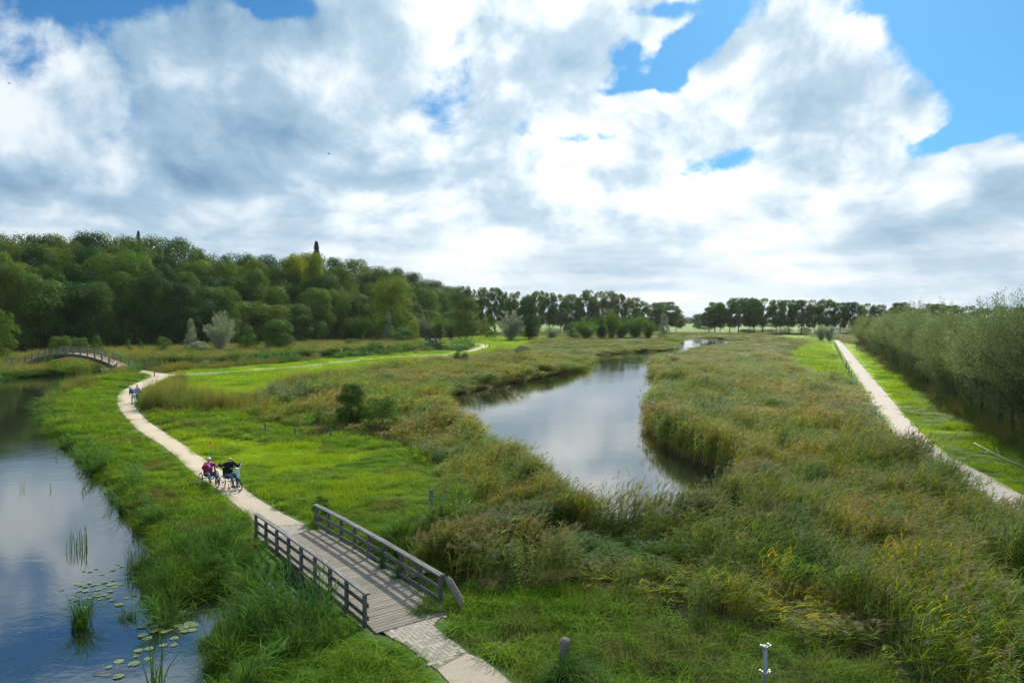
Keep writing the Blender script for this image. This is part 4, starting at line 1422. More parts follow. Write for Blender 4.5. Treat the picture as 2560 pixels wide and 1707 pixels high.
def tree(kindn, mat, px, depth, top, wpx, label, cat='tree', group=None, name='tree', zb=0.0, rot=None, base=None, bark=None):
    """px: photograph column of the stem, depth: metres ahead, top: photograph row of its top, wpx: crown width in photograph pixels"""
    if base is not None:
        depth = un(px, base)[1]
    x = (px - CX) / F * depth / math.cos(PITCH)
    h = top_z(px, top, depth) - zb
    w = wpx / F * depth
    rz = U(0, 6.28) if rot is None else rot
    root = empty(name, (x, depth, zb), rz, label, cat, group)
    cr, tr = TREEK[kindn]
    S = Matrix.Diagonal((w, w, h, 1))
    link('crown', cr, LM[mat], root, S)
    link('trunk', tr, bark or M_BARK, root, S)
    return root

ORD = ['first', 'second', 'third', 'fourth', 'fifth', 'sixth', 'seventh', 'eighth', 'ninth', 'tenth', 'eleventh', 'twelfth', 'thirteenth', 'fourteenth', 'fifteenth', 'sixteenth', 'seventeenth',
       'eighteenth', 'nineteenth', 'twentieth', 'twenty-first', 'twenty-second', 'twenty-third', 'twenty-fourth', 'twenty-fifth', 'twenty-sixth', 'twenty-seventh', 'twenty-eighth', 'twenty-ninth', 'thirtieth']

def nth(i):
    if i < 30: return ORD[i]
    t, u = divmod(i + 1, 10)
    return {3: 'thirt', 4: 'fort', 5: 'fift', 6: 'sixt', 7: 'sevent'}[t] + ('ieth' if u == 0 else 'y-' + ORD[u - 1])

def forest():
    skx = [-200, 0, 100, 200, 330, 440, 480, 560, 700, 790, 870, 960, 1030, 1100, 1170]
    sky_ = [585, 580, 584, 583, 592, 595, 622, 628, 642, 640, 655, 660, 688, 708, 722]
    dx = [-200, 0, 400, 700, 900, 1180]
    dy = [150, 172, 200, 232, 270, 350]
    rows = [(1.0, 120, 'front-row'), (1.06, 62, 'second-row'), (1.14, 26, 'third-row'), (1.23, 0, 'skyline')]
    names = {'dark': 'dark green', 'mid': 'mid green', 'olive': 'olive-tinged', 'lime': 'lighter green'}
    for r, (fd, dt, rn) in enumerate(rows):
        px = -170 + r * 25
        i = 0
        while px < 1175 - r * 8:
            d0 = np.interp(px, dx, dy) * fd
            tw = 78 if px < 500 else (66 if px < 900 else 54)
            w = tw * U(1.0, 1.8) * (1.05 if r else 1.1)
            top = np.interp(px, skx, sky_) + dt * (1 if px < 900 else .55) * U(.6, 1.25) + U(-7, 8)
            m = ['dark', 'dark', 'mid', 'mid', 'olive'][int(U(0, 5))] if px < 500 else ['dark', 'mid', 'olive', 'lime', 'mid'][int(U(0, 5))]
            if r == 0 and px < 40: m = 'olive'
            k = ['oak0', 'oak1', 'oak2', 'oak3', 'dense0', 'dense1'][int(U(0, 6))]
            shape = 'rounded' if k.startswith('oak') else 'oval'
            lab = '%s %s tree of the wood, %s of the %s from the west' % (names[m], shape, ORD[i], {'front-row': 'front row', 'second-row': 'second row', 'third-row': 'third row', 'skyline': 'back skyline row'}[rn])
            tree(k, m, px, d0 * U(.985, 1.015), top, w, lab, 'tree', 'trees of the dark wood along the west side', zb=max(0, (r - 1) * .8))
            px += tw * U(.72, .98)
            i += 1
    tree('spruce', 'con', 793, 290, 604, 62, 'lone dark spruce spiking above the wood behind the yellow-green crown', name='spruce_tree')
    tree('spruce', 'con', 350, 262, 578, 44, 'small dark conifer tip poking over the oak skyline', name='spruce_tree')
    tree('oak1', 'yellow', 785, 262, 634, 62, 'bright yellow-green crown just below the lone spruce')
    tree('oak2', 'yellow', 742, 268, 636, 60, 'yellowing crown on the wood skyline beside the bright yellow-green one')
    tree('bush1', 'olive', -6, 135, 770, 90, 'brown-tinged low tree cut by the frame edge left of the arched bridge')
forest()

def row_trees():
    g1 = 'lime trees of the avenue between the wood and the gap'
    L1 = [(1160, 716, 50), (1183, 722, 44), (1208, 720, 40), (1237, 720, 44), (1262, 730, 30), (1292, 728, 46), (1322, 738, 34), (1347, 728, 42), (1373, 732, 44), (1402, 736, 50), (1428, 736, 44), (1448, 744, 28),
          (1470, 726, 46), (1497, 728, 46), (1523, 728, 42), (1546, 735, 40), (1581, 744, 44), (1606, 752, 40), (1640, 757, 44), (1667, 755, 62), (1690, 772, 36)]
    for i, (px, top, w) in enumerate(L1):
        tree('lime%d' % (i % 4) if i % 4 != 2 else 'dense%d' % (i % 2), 'lime' if i % 3 else 'mid', px, 372 + 3.0 * i + U(-5, 5), top, w * 1.18, 'avenue lime with bare lower trunk, %s from the wood before the gap' % ORD[i], 'tree', g1, zb=0)
    g2 = 'lime trees of the avenue beyond the cycle path'
    L2 = [(1772, 770, 40), (1787, 756, 52), (1800, 762, 34), (1824, 750, 44), (1846, 745, 52), (1872, 745, 40), (1884, 748, 40), (1906, 745, 56), (1940, 750, 46), (1972, 750, 48), (2003, 751, 52), (2036, 749, 40), (2064, 749, 54), (2100, 757, 40), (2130, 756, 46),
          (2163, 758, 44), (2194, 762, 44), (2232, 770, 40), (2252, 757, 54), (2285, 768, 34), (2318, 760, 46), (2345, 760, 46), (2380, 764, 46), (2420, 764, 50), (2455, 770, 46), (2500, 766, 50), (2545, 768, 50), (2590, 766, 50), (2640, 764, 50)]
    for i, (px, top, w) in enumerate(L2):
        tree('lime%d' % ((i * 3) % 4), 'lime' if i % 2 else 'mid', px, 405 - 2.2 * i + U(-5, 5), top, w * 1.18, 'avenue lime with bare lower trunk, %s after the gap' % ORD[i], 'tree', g2)
    # single trees and shrubs in the meadow before the wood and the avenue
    T = tree
    T('poll0', 'silver', 551, 0, 766, 74, 'largest silvery white willow standing before the dark wood', base=880)
    T('spire0', 'silver', 478, 0, 795, 44, 'small silvery poplar-like tree beside the largest white willow', base=882)
    T('bush0', 'silver', 500, 0, 852, 50, 'low grey-leaved shrub between the two silvery trees', 'shrub', base=884, name='shrub')
    T('spire1', 'green', 619, 0, 808, 68, 'fresh green young alder right of the white willow', base=880)
    T('oak3', 'mid', 698, 0, 800, 78, 'round dark green tree with visible stems beside the reedy canal', base=878)
    T('bush1', 'green', 409, 0, 842, 40, 'bright green bush in the rough meadow behind the bridge', 'shrub', base=884, name='shrub')
    T('spire0', 'green', 240, 0, 838, 44, 'young pale green sapling near the crown of the arched bridge', base=888)
    T('bush0', 'mid', 150, 0, 838, 60, 'spreading dark bush behind the arched bridge', 'shrub', base=902, name='shrub')
    T('spire1', 'mid', 320, 0, 846, 26, 'thin green sapling in the rough meadow', base=884)
    T('spire0', 'green', 352, 0, 852, 24, 'slim leaning sapling beside the thin one', base=882)
    T('bush0', 'olive', 196, 0, 842, 50, 'olive bush at the foot of the wood by the bridge', 'shrub', base=892, name='shrub')
    T('oak0', 'yellow', 978, 262, 690, 112, 'big golden green maple standing free before the wood')
    T('poll1', 'green', 897, 258, 777, 62, 'green scrub willow at the foot of the golden maple, wood side')
    T('spire1', 'silver', 972, 250, 780, 34, 'narrow grey-green poplar growing under the golden maple')
    T('bush1', 'green', 1000, 245, 818, 70, 'leafy green bush on the pond bank under the golden maple', 'shrub', name='shrub')
    T('bush0', 'yellow', 1030, 250, 800, 36, 'yellow-leaved bush right of the golden maple', 'shrub', name='shrub')
    T('poll2', 'silver', 1040, 290, 782, 30, 'slim pale willow right of the golden maple')
    T('poll0', 'willow', 1065, 285, 778, 52, 'pale round willow behind the pond')
    T('poll1', 'olive', 1100, 290, 776, 56, 'dull olive willow behind the pond')
    T('dense1', 'olive', 1165, 275, 744, 74, 'tall drooping olive birch behind the pond')
    T('poll2', 'willow', 1128, 280, 788, 46, 'low willow left of the drooping birch')
    T('spire0', 'green', 1228, 290, 784, 40, 'light green spiky tree between birch and grey willow')
    T('spire1', 'yellow', 1212, 300, 790, 34, 'yellowish sapling beside the drooping birch')
    T('poll0', 'silver', 1276, 270, 768, 70, 'broad pale grey-green willow behind the meadow tip')
    T('dense0', 'dark', 1322, 280, 743, 68, 'dark rounded tree right of the pale grey-green willow')
    T('scrub0', 'silver', 1378, 300, 806, 50, 'low pale scrub before the avenue', 'shrub', name='shrub')
    T('bush1', 'mid', 1432, 300, 806, 40, 'small round bush before the willow thicket', 'shrub', name='shrub')
    for i, (px, top, w, m) in enumerate([(1466, 786, 66, 'green'), (1503, 780, 66, 'mid'), (1528, 762, 46, 'lime'), (1552, 785, 60, 'mid'), (1590, 776, 70, 'green'), (1620, 790, 46, 'mid')]):
        T('poll%d' % (i % 3), m, px, 292 + U(-6, 8), top, w, 'rounded willow of the dense thicket by the far lake end, %s from its west side' % ORD[i], 'tree', 'willows of the thicket by the far lake end')
    T('spire0', 'silver', 1660, 300, 782, 40, 'grey conical willow by the gap in the avenue')
    T('poll1', 'silver', 2053, 262, 803, 34, 'pale round pollard willow by the far end of the cycle path')
    T('poll2', 'silver', 2074, 258, 806, 34, 'second pale pollard willow beside the far end of the cycle path')
    for i, (px, w) in enumerate([(1866, 40), (1884, 44), (1920, 50), (1962, 40), (2010, 36), (2120, 50)]):
        T('bush%d' % (i % 2), 'dark' if i < 3 else 'willow', px, 398, 822 if i < 3 else 818, w, '%s bush under the avenue limes, %s from the gap' % ('dark' if i < 3 else 'pale', ORD[i]), 'shrub', 'bushes under the avenue', name='shrub')
    # far beyond the gap
    T('oak2', 'blue', 1702, 720, 786, 26, 'hazy blue-green round tree beyond the gap in the avenue')
    T('oak0', 'blue', 1743, 640, 784, 30, 'hazy tree clump right of the gap beyond the fields')
    T('bush0', 'blue', 1760, 560, 800, 44, 'hazy low bush beyond the fields by the gap', 'shrub', name='shrub')
row_trees()

# distant wood lines at the horizon
def treeline():
    b = Bag()
    for (d, u0, u1, h) in ((2300, -500, 3100, 17), (1500, 1600, 3100, 14), (1250, 1150, 1700, 13)):
        x0 = (u0 - CX) / F * d; x1 = (u1 - CX) / F * d
        n = int((x1 - x0) / 14)
        xs = np.linspace(x0, x1, n)
        hh = h * (.45 + .8 * fbm(xs, xs * 0 + d, 160, 5)) * (.7 + .5 * U(0, 1, n))
        for x, q in zip(xs, hh):
            m = 26
            dd = rng.normal(size=(m, 3)); dd /= np.linalg.norm(dd, axis=1)[:, None]
            c = np.array([x, d + U(-30, 30), q * .5]) + dd * np.array([11, 8, q * .5])
            V, Fq = quads_at(c, dd, U(4, 9, m), .8)
            b.add(V, Fq, np.repeat(U(.7, 1.3, (m, 1)) * np.ones(3), 4, 0))
    me = b.mesh('distant_woods')
    o = link('distant_woods', me, LM['blue']); tag(o, 'hazy blue-green line of woods along the horizon', kind='stuff')
treeline()

# pollard willows beside the cycle path
def willows():
    line = offset(PR, -5.0 * sgn)
    t = np.gradient(line, axis=0); 
    seg = np.linalg.norm(np.diff(line, axis=0), axis=1); s = np.concatenate([[0], np.cumsum(seg)])
    total = s[-1]
    i = 0
    pos = []
    d = total - 4
    while d > 0:
        x = np.interp(d, s, line[:, 0]); y = np.interp(d, s, line[:, 1])
        pos.append((x, y))
        d -= 4.7 if y < 120 else 7.0
    n1 = 0
    cnt = [0, 0]
    for j, (x, y) in enumerate(pos):
        if y < 21 or y > 262: continue
        for row in range(2):
            off = row * 5.5
            xx = x + off + U(-.3, .3); yy = y - off * .4 + U(-.5, .5)
            u = CX + F * xx / yy
            if u > 2860: continue
            hh = np.interp(y, [20, 45, 90, 250], [9.6, 10.2, 10.2, 10.0]) * U(.74, 1.18)
            w = U(4.2, 6.2)
            root = empty('willow_tree', (xx, yy, 0), U(0, 6.28), None, 'tree', 'pollard willows beside the cycle path')
            root['label'] = 'grey-green pollard willow, %s from the near end of the %s row beside the cycle path' % (nth(cnt[row]), 'path-side' if row == 0 else 'back')
            cr, tr = TREEK['fine%d' % int(U(0, 3))]
            S = Matrix.Diagonal((w, w, hh, 1))
            link('crown', cr, LM['willowd'] if (yy < 44 and U(0, 1) < .6) else LM[['willow', 'willow', 'willowl', 'willowl', 'willowd'][int(U(0, 5) * U(.5, 1))]], root, S)
            link('trunk', tr, M_BARK, root, S)
            n1 += 1; cnt[row] += 1
    print('willows', n1)
willows()

# shrubs among the reeds
def reed_shrubs():
    T = tree
    T('dense0', 'dark', 878, 0, 960, 78, 'dark green hawthorn bush standing in the reeds', 'shrub', base=1072, name='shrub')
    T('bush0', 'green', 955, 0, 990, 100, 'soft green bush right of the dark hawthorn', 'shrub', base=1085, name='shrub')
    T('bush1', 'dark', 1152, 0, 872, 42, 'small dark bush at the edge of the sunny strip', 'shrub', base=915, name='shrub')
    T('bush0', 'willow', 1310, 0, 862, 50, 'grey-green bush in the far reeds', 'shrub', base=900, name='shrub')
    for i, (px, top, w) in enumerate([(700, 935, 110), (770, 925, 110), (830, 938, 80), (740, 950, 120)]):
        T('scrub0', 'willow', px, 0, top, w, 'grey-green willow scrub between meadow and reeds, %s from its west end' % ORD[i], 'shrub', 'willow scrub between meadow and reeds', base=1012 + i * 4, name='shrub')
    T('bush1', 'dark', 800, 0, 1240, 44, 'dark bramble bush by the far end of the footbridge rail', 'shrub', base=1305, name='shrub')
    for i, (px, b_, t_, w, m) in enumerate([(880, 862, 846, 40, 'green'), (940, 872, 852, 40, 'green'), (870, 884, 868, 30, 'dark'), (905, 882, 866, 30, 'mid'), (950, 880, 862, 28, 'dark'), (975, 878, 862, 22, 'mid')]):
        T('bush%d' % (i % 2), m, px, 0, t_, w, 'small green bush on the far canal bank, %s from the west' % ORD[i], 'shrub', 'bushes on the far canal bank', base=b_ + 3, name='shrub')
reed_shrubs()
# ---------------------------------------------------------------- small things
def post(px, base, top_h, r, label, group=None, lean=(0, 0), mat=None, name='wooden_post', square=True, u2=None):
    x, y = un(px, base)
    z = float(height(np.array([[x, y]]))[0])
    bm = bmesh.new()
    n = 4 if square else 10
    rj = [r * 1.02, r, r * .96]
    tube(bm, [(0, 0, -.25), (lean[0] * .5, lean[1] * .5, top_h * .5), (lean[0], lean[1], top_h)], rj, n)
    # a chamfered, weathered head
    tube(bm, [(lean[0], lean[1], top_h), (lean[0] * 1.02, lean[1], top_h + r * .35)], [r * .96, r * .55], n)
    me = bm_mesh(name, bm, False)
    o = link(name, me, mat or M_POST)
    o.location = (x, y, z); o.rotation_euler = (0, 0, U(0, 1.5))
    tag(o, label, 'post', group)
    return o

for i, (px, b_, h_) in enumerate([(664, 1088, .62), (737, 1094, .62), (826, 1104, .68), (961, 1113, .60)]):
    post(px, b_, h_ + .15, .085, 'short square fence post between sunny meadow and rough grass, %s from the west' % ORD[i], 'short posts along the meadow edge', (U(-.05, .05), 0))
post(1078, 1275, .85, .105, 'grey square post at the corner of the meadow beside the reeds')
post(1410, 1690, .80, .12, 'thick round sawn post rising from a grass mound in the foreground', None, (.02, .0), None, 'wooden_post', False)
for i, (px, b_) in enumerate([(862, 893), (900, 890), (948, 884), (975, 882), (1087, 873), (1112, 872), (1135, 871), (1179, 869), (1196, 868), (1213, 867), (1224, 868), (1187, 853), (1199, 853), (1212, 853), (1224, 853)]):
    post(px, b_, .95, .11, 'short post along the canal-side path, %s from the west' % ORD[i], 'short posts along the canal path', (U(-.06, .06), 0))
post(386, 943, .8, .07, 'thin grey post standing at the path junction')
post(433, 1022, .7, .08, 'leaning post in tall grass by the path bend', None, (.22, 0))
# low post fence along the cycle path
fl = offset(PR, 2.75 * sgn)
seg = np.linalg.norm(np.diff(fl, axis=0), axis=1); s_ = np.concatenate([[0], np.cumsum(seg)])
k = 0
froot = None
d_ = 20.0
FP = []
while True:
    x = np.interp(d_, s_, fl[:, 0]); y = np.interp(d_, s_, fl[:, 1])
    if y < 40 or d_ > s_[-1]: break
    FP.append((x, y)); d_ += 8.5 if y > 120 else 4.2
c0 = FP[len(FP) // 2]
froot = empty('post_fence', (c0[0], c0[1], 0), 0, 'low fence of dark weathered posts and two wires beside the cycle path', 'fence')
for i, (x, y) in enumerate(FP):
    bm = bmesh.new(); tube(bm, [(0, 0, -.3), (0, 0, 1.1), (0, 0, 1.14)], [.065, .06, .04], 6)
    link('post', bm_mesh('post', bm), M_POST, froot, Matrix.Translation((x + U(-.06, .06), y, 0)) @ Matrix.Rotation(U(-.05, .05), 4, 'Y'), world=True)
for z in (.45, .9):
    bm = bmesh.new(); tube(bm, [(x, y, z) for x, y in FP], .010, 4)
    link('wire', bm_mesh('wire', bm), M_STEEL, froot, Matrix.Identity(4), world=True)

# steel scaffold pole with two clamps
def pole():
    x, y = un(1912, 1760)
    zt = top_z(1912, 1612, y)
    root = empty('steel_pole', (x, y, 0), 0, 'thin galvanised steel pole with two bright clamp fittings standing in the foreground grass', 'pole')
    bm = bmesh.new(); tube(bm, [(0, 0, -.2), (0, 0, zt)], .040, 14)
    link('pipe', bm_mesh('pipe', bm, True), M_STEEL, root, Matrix.Identity(4))
    for z, rot in ((zt - .03, .4), (zt - .56, 0.0)):
        bm = bmesh.new()
        ring_bm(.052, .014, 16, 6, 1.8, bm, Matrix.Rotation(math.pi / 2, 4, 'X'))
        link('clamp', bm_mesh('clamp', bm, True), M_STEELW, root, Matrix.Translation((0, 0, z)) @ Matrix.Rotation(rot, 4, 'Z'))
        cl = col.objects[-1] if False else bpy.data.objects[[o.name for o in root.children if o.name.startswith('clamp')][-1]]
        for a, l in ((.2, .075), (2.9, .085), (3.7, .05), (5.6, .075)):
            bm = bmesh.new()
            p = Vector((math.cos(a), math.sin(a), 0))
            tube(bm, [p * .05 + Vector((0, 0, .01)), p * (.05 + l) + Vector((0, 0, .03))], .011, 6)
            tube(bm, [p * (.05 + l * .55) + Vector((0, 0, -.0)), p * (.05 + l * .55) + Vector((0, 0, .05))], .020, 6)
            link('bolt', bm_mesh('bolt', bm), M_STEELW, root, Matrix.Translation((0, 0, z)) @ Matrix.Rotation(rot, 4, 'Z'))
pole()

# grass mound round the sawn post, creepers on the rail posts
def clump(name, bags, pts, mat, label, cat):
    b = Bag()
    for bag, (x, y, z, s) in zip(bags, pts):
        for V, Fq, C in zip(bag.V, bag.F, bag.C):
            b.V.append(V * s + np.array([x, y, z])); b.C.append(C)
        k = 0
        for Fq in bag.F: b.F.append(Fq + b.n)
        b.n += bag.n
    c = np.mean([q[:3] for q in pts], 0); c[2] = 0
    for i in range(len(b.V)): b.V[i] = b.V[i] - c
    o = link(name, b.mesh(name), mat); o.location = c
    tag(o, label, cat)
pm = un(1425, 1712)
clump('grass_tussock', [p_lush(.6, 150, .22) for _ in range(9)], [(pm[0] + U(-.28, .34), pm[1] + U(-.25, .12), .0 + U(0, .22), 1.0) for _ in range(9)], M_SEDGE, 'dark grass tussock heaped round the foot of the thick sawn post', 'tussock')
for s_i, lab in ((SR0 + .04 + (SR1 - SR0) / 8 * 2.05, 'creeper climbing the third post from the near end of the right handrail'), (SR0 + .04 + (SR1 - SR0) / 8 * 3.0, 'creeper climbing the fourth post from the near end of the right handrail')):
    q = bp(s_i, RW + .03)
    clump('climbing_plant', [p_weed(.85, 420, .10, .05), p_weed(.5, 260, .22, .05), p_lush(.45, 90, .2)], [(q[0], q[1], -.05, 1), (q[0], q[1], -.05, 1), (q[0], q[1], -.1, 1)], M_SEDGE, lab, 'creeper')
q = bp(SR0 + .1, RW - .1)
clump('grass_tussock', [p_lush(.42, 130, .22) for _ in range(9)], [(bp(DECK0 + U(-.1, 1.5), 0)[0] + NX[0] * (RW - .02), bp(DECK0 + U(-.1, 1.4), 0)[1] + NX[1] * (RW - .02), -.02, .9) for _ in range(9)], M_LUSH, 'lush grass spilling over the deck corner under the near end of the right handrail', 'tussock')

# broken slanting timber by the right rail
def broken_timber():
    p0 = un(1118, 1462, .55); p1 = un(1162, 1528, .0)
    bm = bmesh.new()
    a = Vector((p0[0], p0[1], .78)); b = Vector((p1[0], p1[1], -.02))
    tube(bm, [a, a.lerp(b, .12), a.lerp(b, .6) + Vector((.02, 0, .02)), b], [.05, .105, .10, .085], 7)
    tube(bm, [a + Vector((-.05, .03, -.1)), a + Vector((-.09, .02, .10))], [.05, .012], 5)
    o = link('broken_timber', bm_mesh('broken_timber', bm), M_POST)
    tag(o, 'splintered grey timber slanting into the grass beyond the near end of the right handrail', 'timber')
broken_timber()

M_STICK = plain('dry_stick_bark', (0.26, 0.21, 0.14), .9, .1, 0, .3, 20)
M_STICKW = plain('bleached_branch', (0.42, 0.41, 0.38), .9, .1, 0, .25, 6)
def stick(pts, r, label, name='dry_stick', mat=None, twigs=()):
    bm = bmesh.new()
    tube(bm, pts, [r * (1 - .6 * i / (len(pts) - 1)) for i in range(len(pts))], 6)
    for t in twigs:
        tube(bm, t, [r * .5, r * .15], 5)
    o = link(name, bm_mesh(name, bm, True), mat or M_STICK)
    tag(o, label, 'stick')
def g3(px, py, z=0.0):
    p = un(px, py, z); return Vector((p[0], p[1], z))
stick([g3(1231, 1633, .33), g3(1255, 1615, .37), g3(1272, 1607, .36)], .014, 'dry pale stick lying on the lush grass beside the sand path')
stick([g3(1178, 1643, .04), g3(1195, 1650, .05), g3(1212, 1653, .05)], .006, 'thin curved twig at the edge of the sand path')
stick([g3(2435, 1107, .35), g3(2470, 1125, .3), g3(2510, 1145, .22), g3(2565, 1168, .12), g3(2610, 1185, .05)], .032, 'long bleached fallen branch lying in the grass under the willows', 'fallen_branch', M_STICKW,
      [(g3(2470, 1125, .3), g3(2452, 1140, .1)), (g3(2500, 1140, .25), g3(2490, 1118, .5)), (g3(2480, 1130, .3), g3(2440, 1128, .15))])
stick([g3(231, 1682, WZ + .03), g3(262, 1681, WZ + .05), g3(290, 1677, WZ + .06), g3(341, 1670, WZ + .03)], .012, 'long thin branch floating among the nearest lily pads', 'floating_branch', M_STICK,
      [(g3(262, 1681, WZ + .05), g3(258, 1662, WZ + .14)), (g3(290, 1677, WZ + .06), g3(293, 1658, WZ + .12)), (g3(310, 1674, WZ + .05), g3(318, 1690, WZ + .02)), (g3(275, 1680, WZ + .05), g3(262, 1695, WZ + .01))])
def leaf_litter(px, py, s, label):
    bm = bmesh.new()
    vs = [bm.verts.new(v) for v in [(-s, 0, .012), (-s * .3, s * .38, .0), (s * .5, s * .3, .015), (s, 0, .03), (s * .4, -s * .34, .0), (-s * .4, -s * .3, .01), (0, 0, -.012)]]
    for i in range(6): bm.faces.new((vs[i], vs[(i + 1) % 6], vs[6]))
    o = link('fallen_leaf', bm_mesh('fallen_leaf', bm), plain('dead_leaf', (0.16, 0.10, 0.06), .8, .2, 0, .3, 20))
    p = un(px, py, .05); o.location = (p[0], p[1], .05); o.rotation_euler = (0, 0, U(0, 6))
    tag(o, label, 'leaf')
leaf_litter(1153, 1633, .06, 'curled brown leaf at the far edge of the brick paving')
leaf_litter(819, 1450, .05, 'small brown leaf lying on the bridge deck')

# ---------------------------------------------------------------- water plants
M_PAD = leaf_mat('lily_pad_leaf', (.14, .21, .10), (.22, .28, .14), .1, None, .5, .9, spec=.35, rough=.4)
def pad_mesh(seed):
    r = np.random.default_rng(seed)
    n = 22
    bm = bmesh.new()
    lay = bm.verts.layers.float_color.new('Col')
    c = bm.verts.new((0.08, 0, .004)); c[lay] = (.8, .85, .8, 1)
    ring = []
    for i in range(n):
        a = .20 + (2 * math.pi - .40) * i / (n - 1)
        q = .5 * (1 + .05 * math.sin(3 * a + seed)) * (1 + r.uniform(-.02, .02))
        v = bm.verts.new((math.cos(a) * q * 1.05, math.sin(a) * q, .008 + .012 * max(0, math.sin(a * 2 + seed)))); k = r.uniform(.85, 1.15)
        v[lay] = (k * 1.05, k, k * .9, 1); ring.append(v)
    for i in range(n - 1): bm.faces.new((c, ring[i], ring[i + 1]))
    r2 = bmesh.ops.solidify(bm, geom=bm.faces[:], thickness=.006) if False else None
    me = bm_mesh('lily_pad', bm); me.materials.append(M_PAD)
    return me
PADM = [pad_mesh(i) for i in range(5)]
PCNT = {}
PADS = [(155, 1473, 15), (232, 1462, 14), (243, 1459, 18), (262, 1455, 18), (282, 1424, 16), (292, 1408, 14), (190, 1460, 16), (205, 1461, 20), (200, 1476, 16), (215, 1477, 18), (213, 1465, 16), (222, 1457, 18), (245, 1473, 18), (262, 1468, 14), (247, 1482, 14), (283, 1449, 14),
        (255, 1435, 14), (225, 1427, 14), (240, 1421, 14), (210, 1426, 12), (295, 1410, 12), (278, 1460, 26), (300, 1459, 22), (286, 1466, 20), (178, 1495, 16), (190, 1499, 14), (225, 1494, 16), (247, 1490, 14), (243, 1483, 18), (262, 1486, 20), (275, 1478, 16), (250, 1497, 16), (270, 1492, 16),
        (235, 1490, 14), (280, 1500, 14), (318, 1493, 20), (336, 1487, 18), (212, 1517, 20), (213, 1525, 16), (213, 1532, 20), (298, 1511, 22), (340, 1431, 20), (336, 1453, 18), (318, 1434, 14), (305, 1415, 14),
        (372, 1557, 28), (357, 1566, 28), (388, 1566, 26), (385, 1576, 28), (398, 1572, 26), (420, 1554, 30), (400, 1560, 22), (412, 1579, 24), (425, 1574, 20), (445, 1564, 26), (458, 1570, 30), (473, 1557, 32), (484, 1562, 28), (462, 1577, 26), (480, 1574, 28), (418, 1536, 26), (357, 1588, 28), (368, 1594, 28), (436, 1594, 24),
        (408, 1612, 22), (435, 1611, 22), (347, 1626, 26), (372, 1621, 26), (340, 1640, 16), (297, 1652, 28), (334, 1658, 32), (370, 1645, 24), (296, 1690, 30), (272, 1667, 20), (455, 1528, 22)]
PADS.sort(key=lambda q: q[1])
for i, (px, py, wp) in enumerate(PADS):
    p = un(px, py, WZ + .01)
    s = wp / F * p[1] * .85
    o = link('lily_pad', PADM[i % 5])
    o.location = (p[0], p[1], WZ + .006 + .0035 * (i % 7)); o.rotation_euler = (U(-.02, .02), U(-.02, .02), U(0, 6.28)); o.scale = (s, s * U(.85, 1.0), s)
    cnt_ = PCNT
    zone = 'in the outer raft' if py < 1505 else ('between the two rafts' if py < 1545 else ('in the raft against the sedge' if py < 1600 else 'among the nearest pads'))
    size = 'small' if wp < 17 else ('medium' if wp < 25 else 'large')
    key = (size, zone); cnt_[key] = cnt_.get(key, 0) + 1
    tag(o, '%s lily pad %s, %s by distance' % (size, zone, nth(cnt_[key] - 1)), 'lily pad', 'lily pads on the river')

def water_plant(px, py, n, h, r, label, bend=(.1, .5), w=.02, broken=False, seed=0):
    p = un(px, py, WZ)
    b = Bag(); base = disc(n, r, .7); base[:, 2] = -.05
    b.add(*strips(base, U(0, 6.28, n), U(.5, 1.1, n) * h, U(.7, 1.3, n) * w, U(.85, 1.0, n), U(bend[0], bend[1], n), 5, wmid=.35), var(n, .5, 1.2))
    o = link('water_plant', b.mesh('water_plant'), M_SEDGE)
    o.location = (p[0], p[1], WZ)
    tag(o, label, 'water plant')
water_plant(190, 1372, 16, 1.0, .34, 'sparse clump of dark flag leaves standing alone in the river', (.02, .35), .022)
water_plant(208, 1365, 12, 1.2, .18, 'upright flag leaves at the right side of the lone river clump', (.02, .2), .022)
water_plant(335, 1430, 26, 1.2, .28, 'upright flag leaves in the river beside the bank above the lilies', (.02, .3), .022)
water_plant(362, 1420, 18, 1.1, .25, 'leaning flag leaves right against the bank above the lilies', (.05, .5), .022)
water_plant(392, 1722, 22, 1.7, .20, 'tall fan of long green leaves rising from the water in the near corner', (.05, .75), .036)
water_plant(60, 1222, 5, .9, .22, 'few bent stems sticking out of the open river', (.0, .6), .018)
water_plant(127, 1222, 3, .8, .12, 'three thin bent stems in the river off the bank', (.0, .7), .016)
water_plant(207, 1236, 4, .55, .05, 'tiny upright green blade alone in the river', (.0, .1), .03)
water_plant(345, 1302, 46, 1.15, .30, 'dark green flag clump at the foot of the bank opposite the cyclists', (.15, .8), .03)
water_plant(325, 1285, 40, 1.1, .30, 'arching flag leaves in the bank notch', (.15, .8), .03)
water_plant(520, 1690, 30, .8, .3, 'tangled dark stems dipping into the water at the bottom bank', (.3, .9), .014)

# birds in the sky
def bird(u, v, d, s, rot, label):
    r_ = ray(u, v); p = np.array([0, 0, H]) + r_ * d
    bm = bmesh.new()
    tube(bm, [(-s * .3, 0, 0), (0, 0, 0), (s * .28, 0, 0)], [s * .02, s * .07, s * .02], 6)
    for q in (-1, 1):
        a = [bm.verts.new(x) for x in [(s * .1, 0, 0), (s * .12, q * s * .28, s * .10), (0, q * s * .55, s * .02), (-s * .05, q * s * .26, s * .08), (-s * .08, 0, 0)]]
        bm.faces.new(a)
    me = bm_mesh('bird', bm)
    o = link('bird', me, plain('dark_feather', (.03, .03, .035), .8, .1))
    o.location = p; o.rotation_euler = (0, .2, rot)
    tag(o, label, 'bird')
bird(822, 385, 120, .9, .1, 'small dark bird flying before the white cloud over the wood')
bird(23, 209, 120, .8, 1.2, 'tiny dark bird near the upper west corner of the sky')

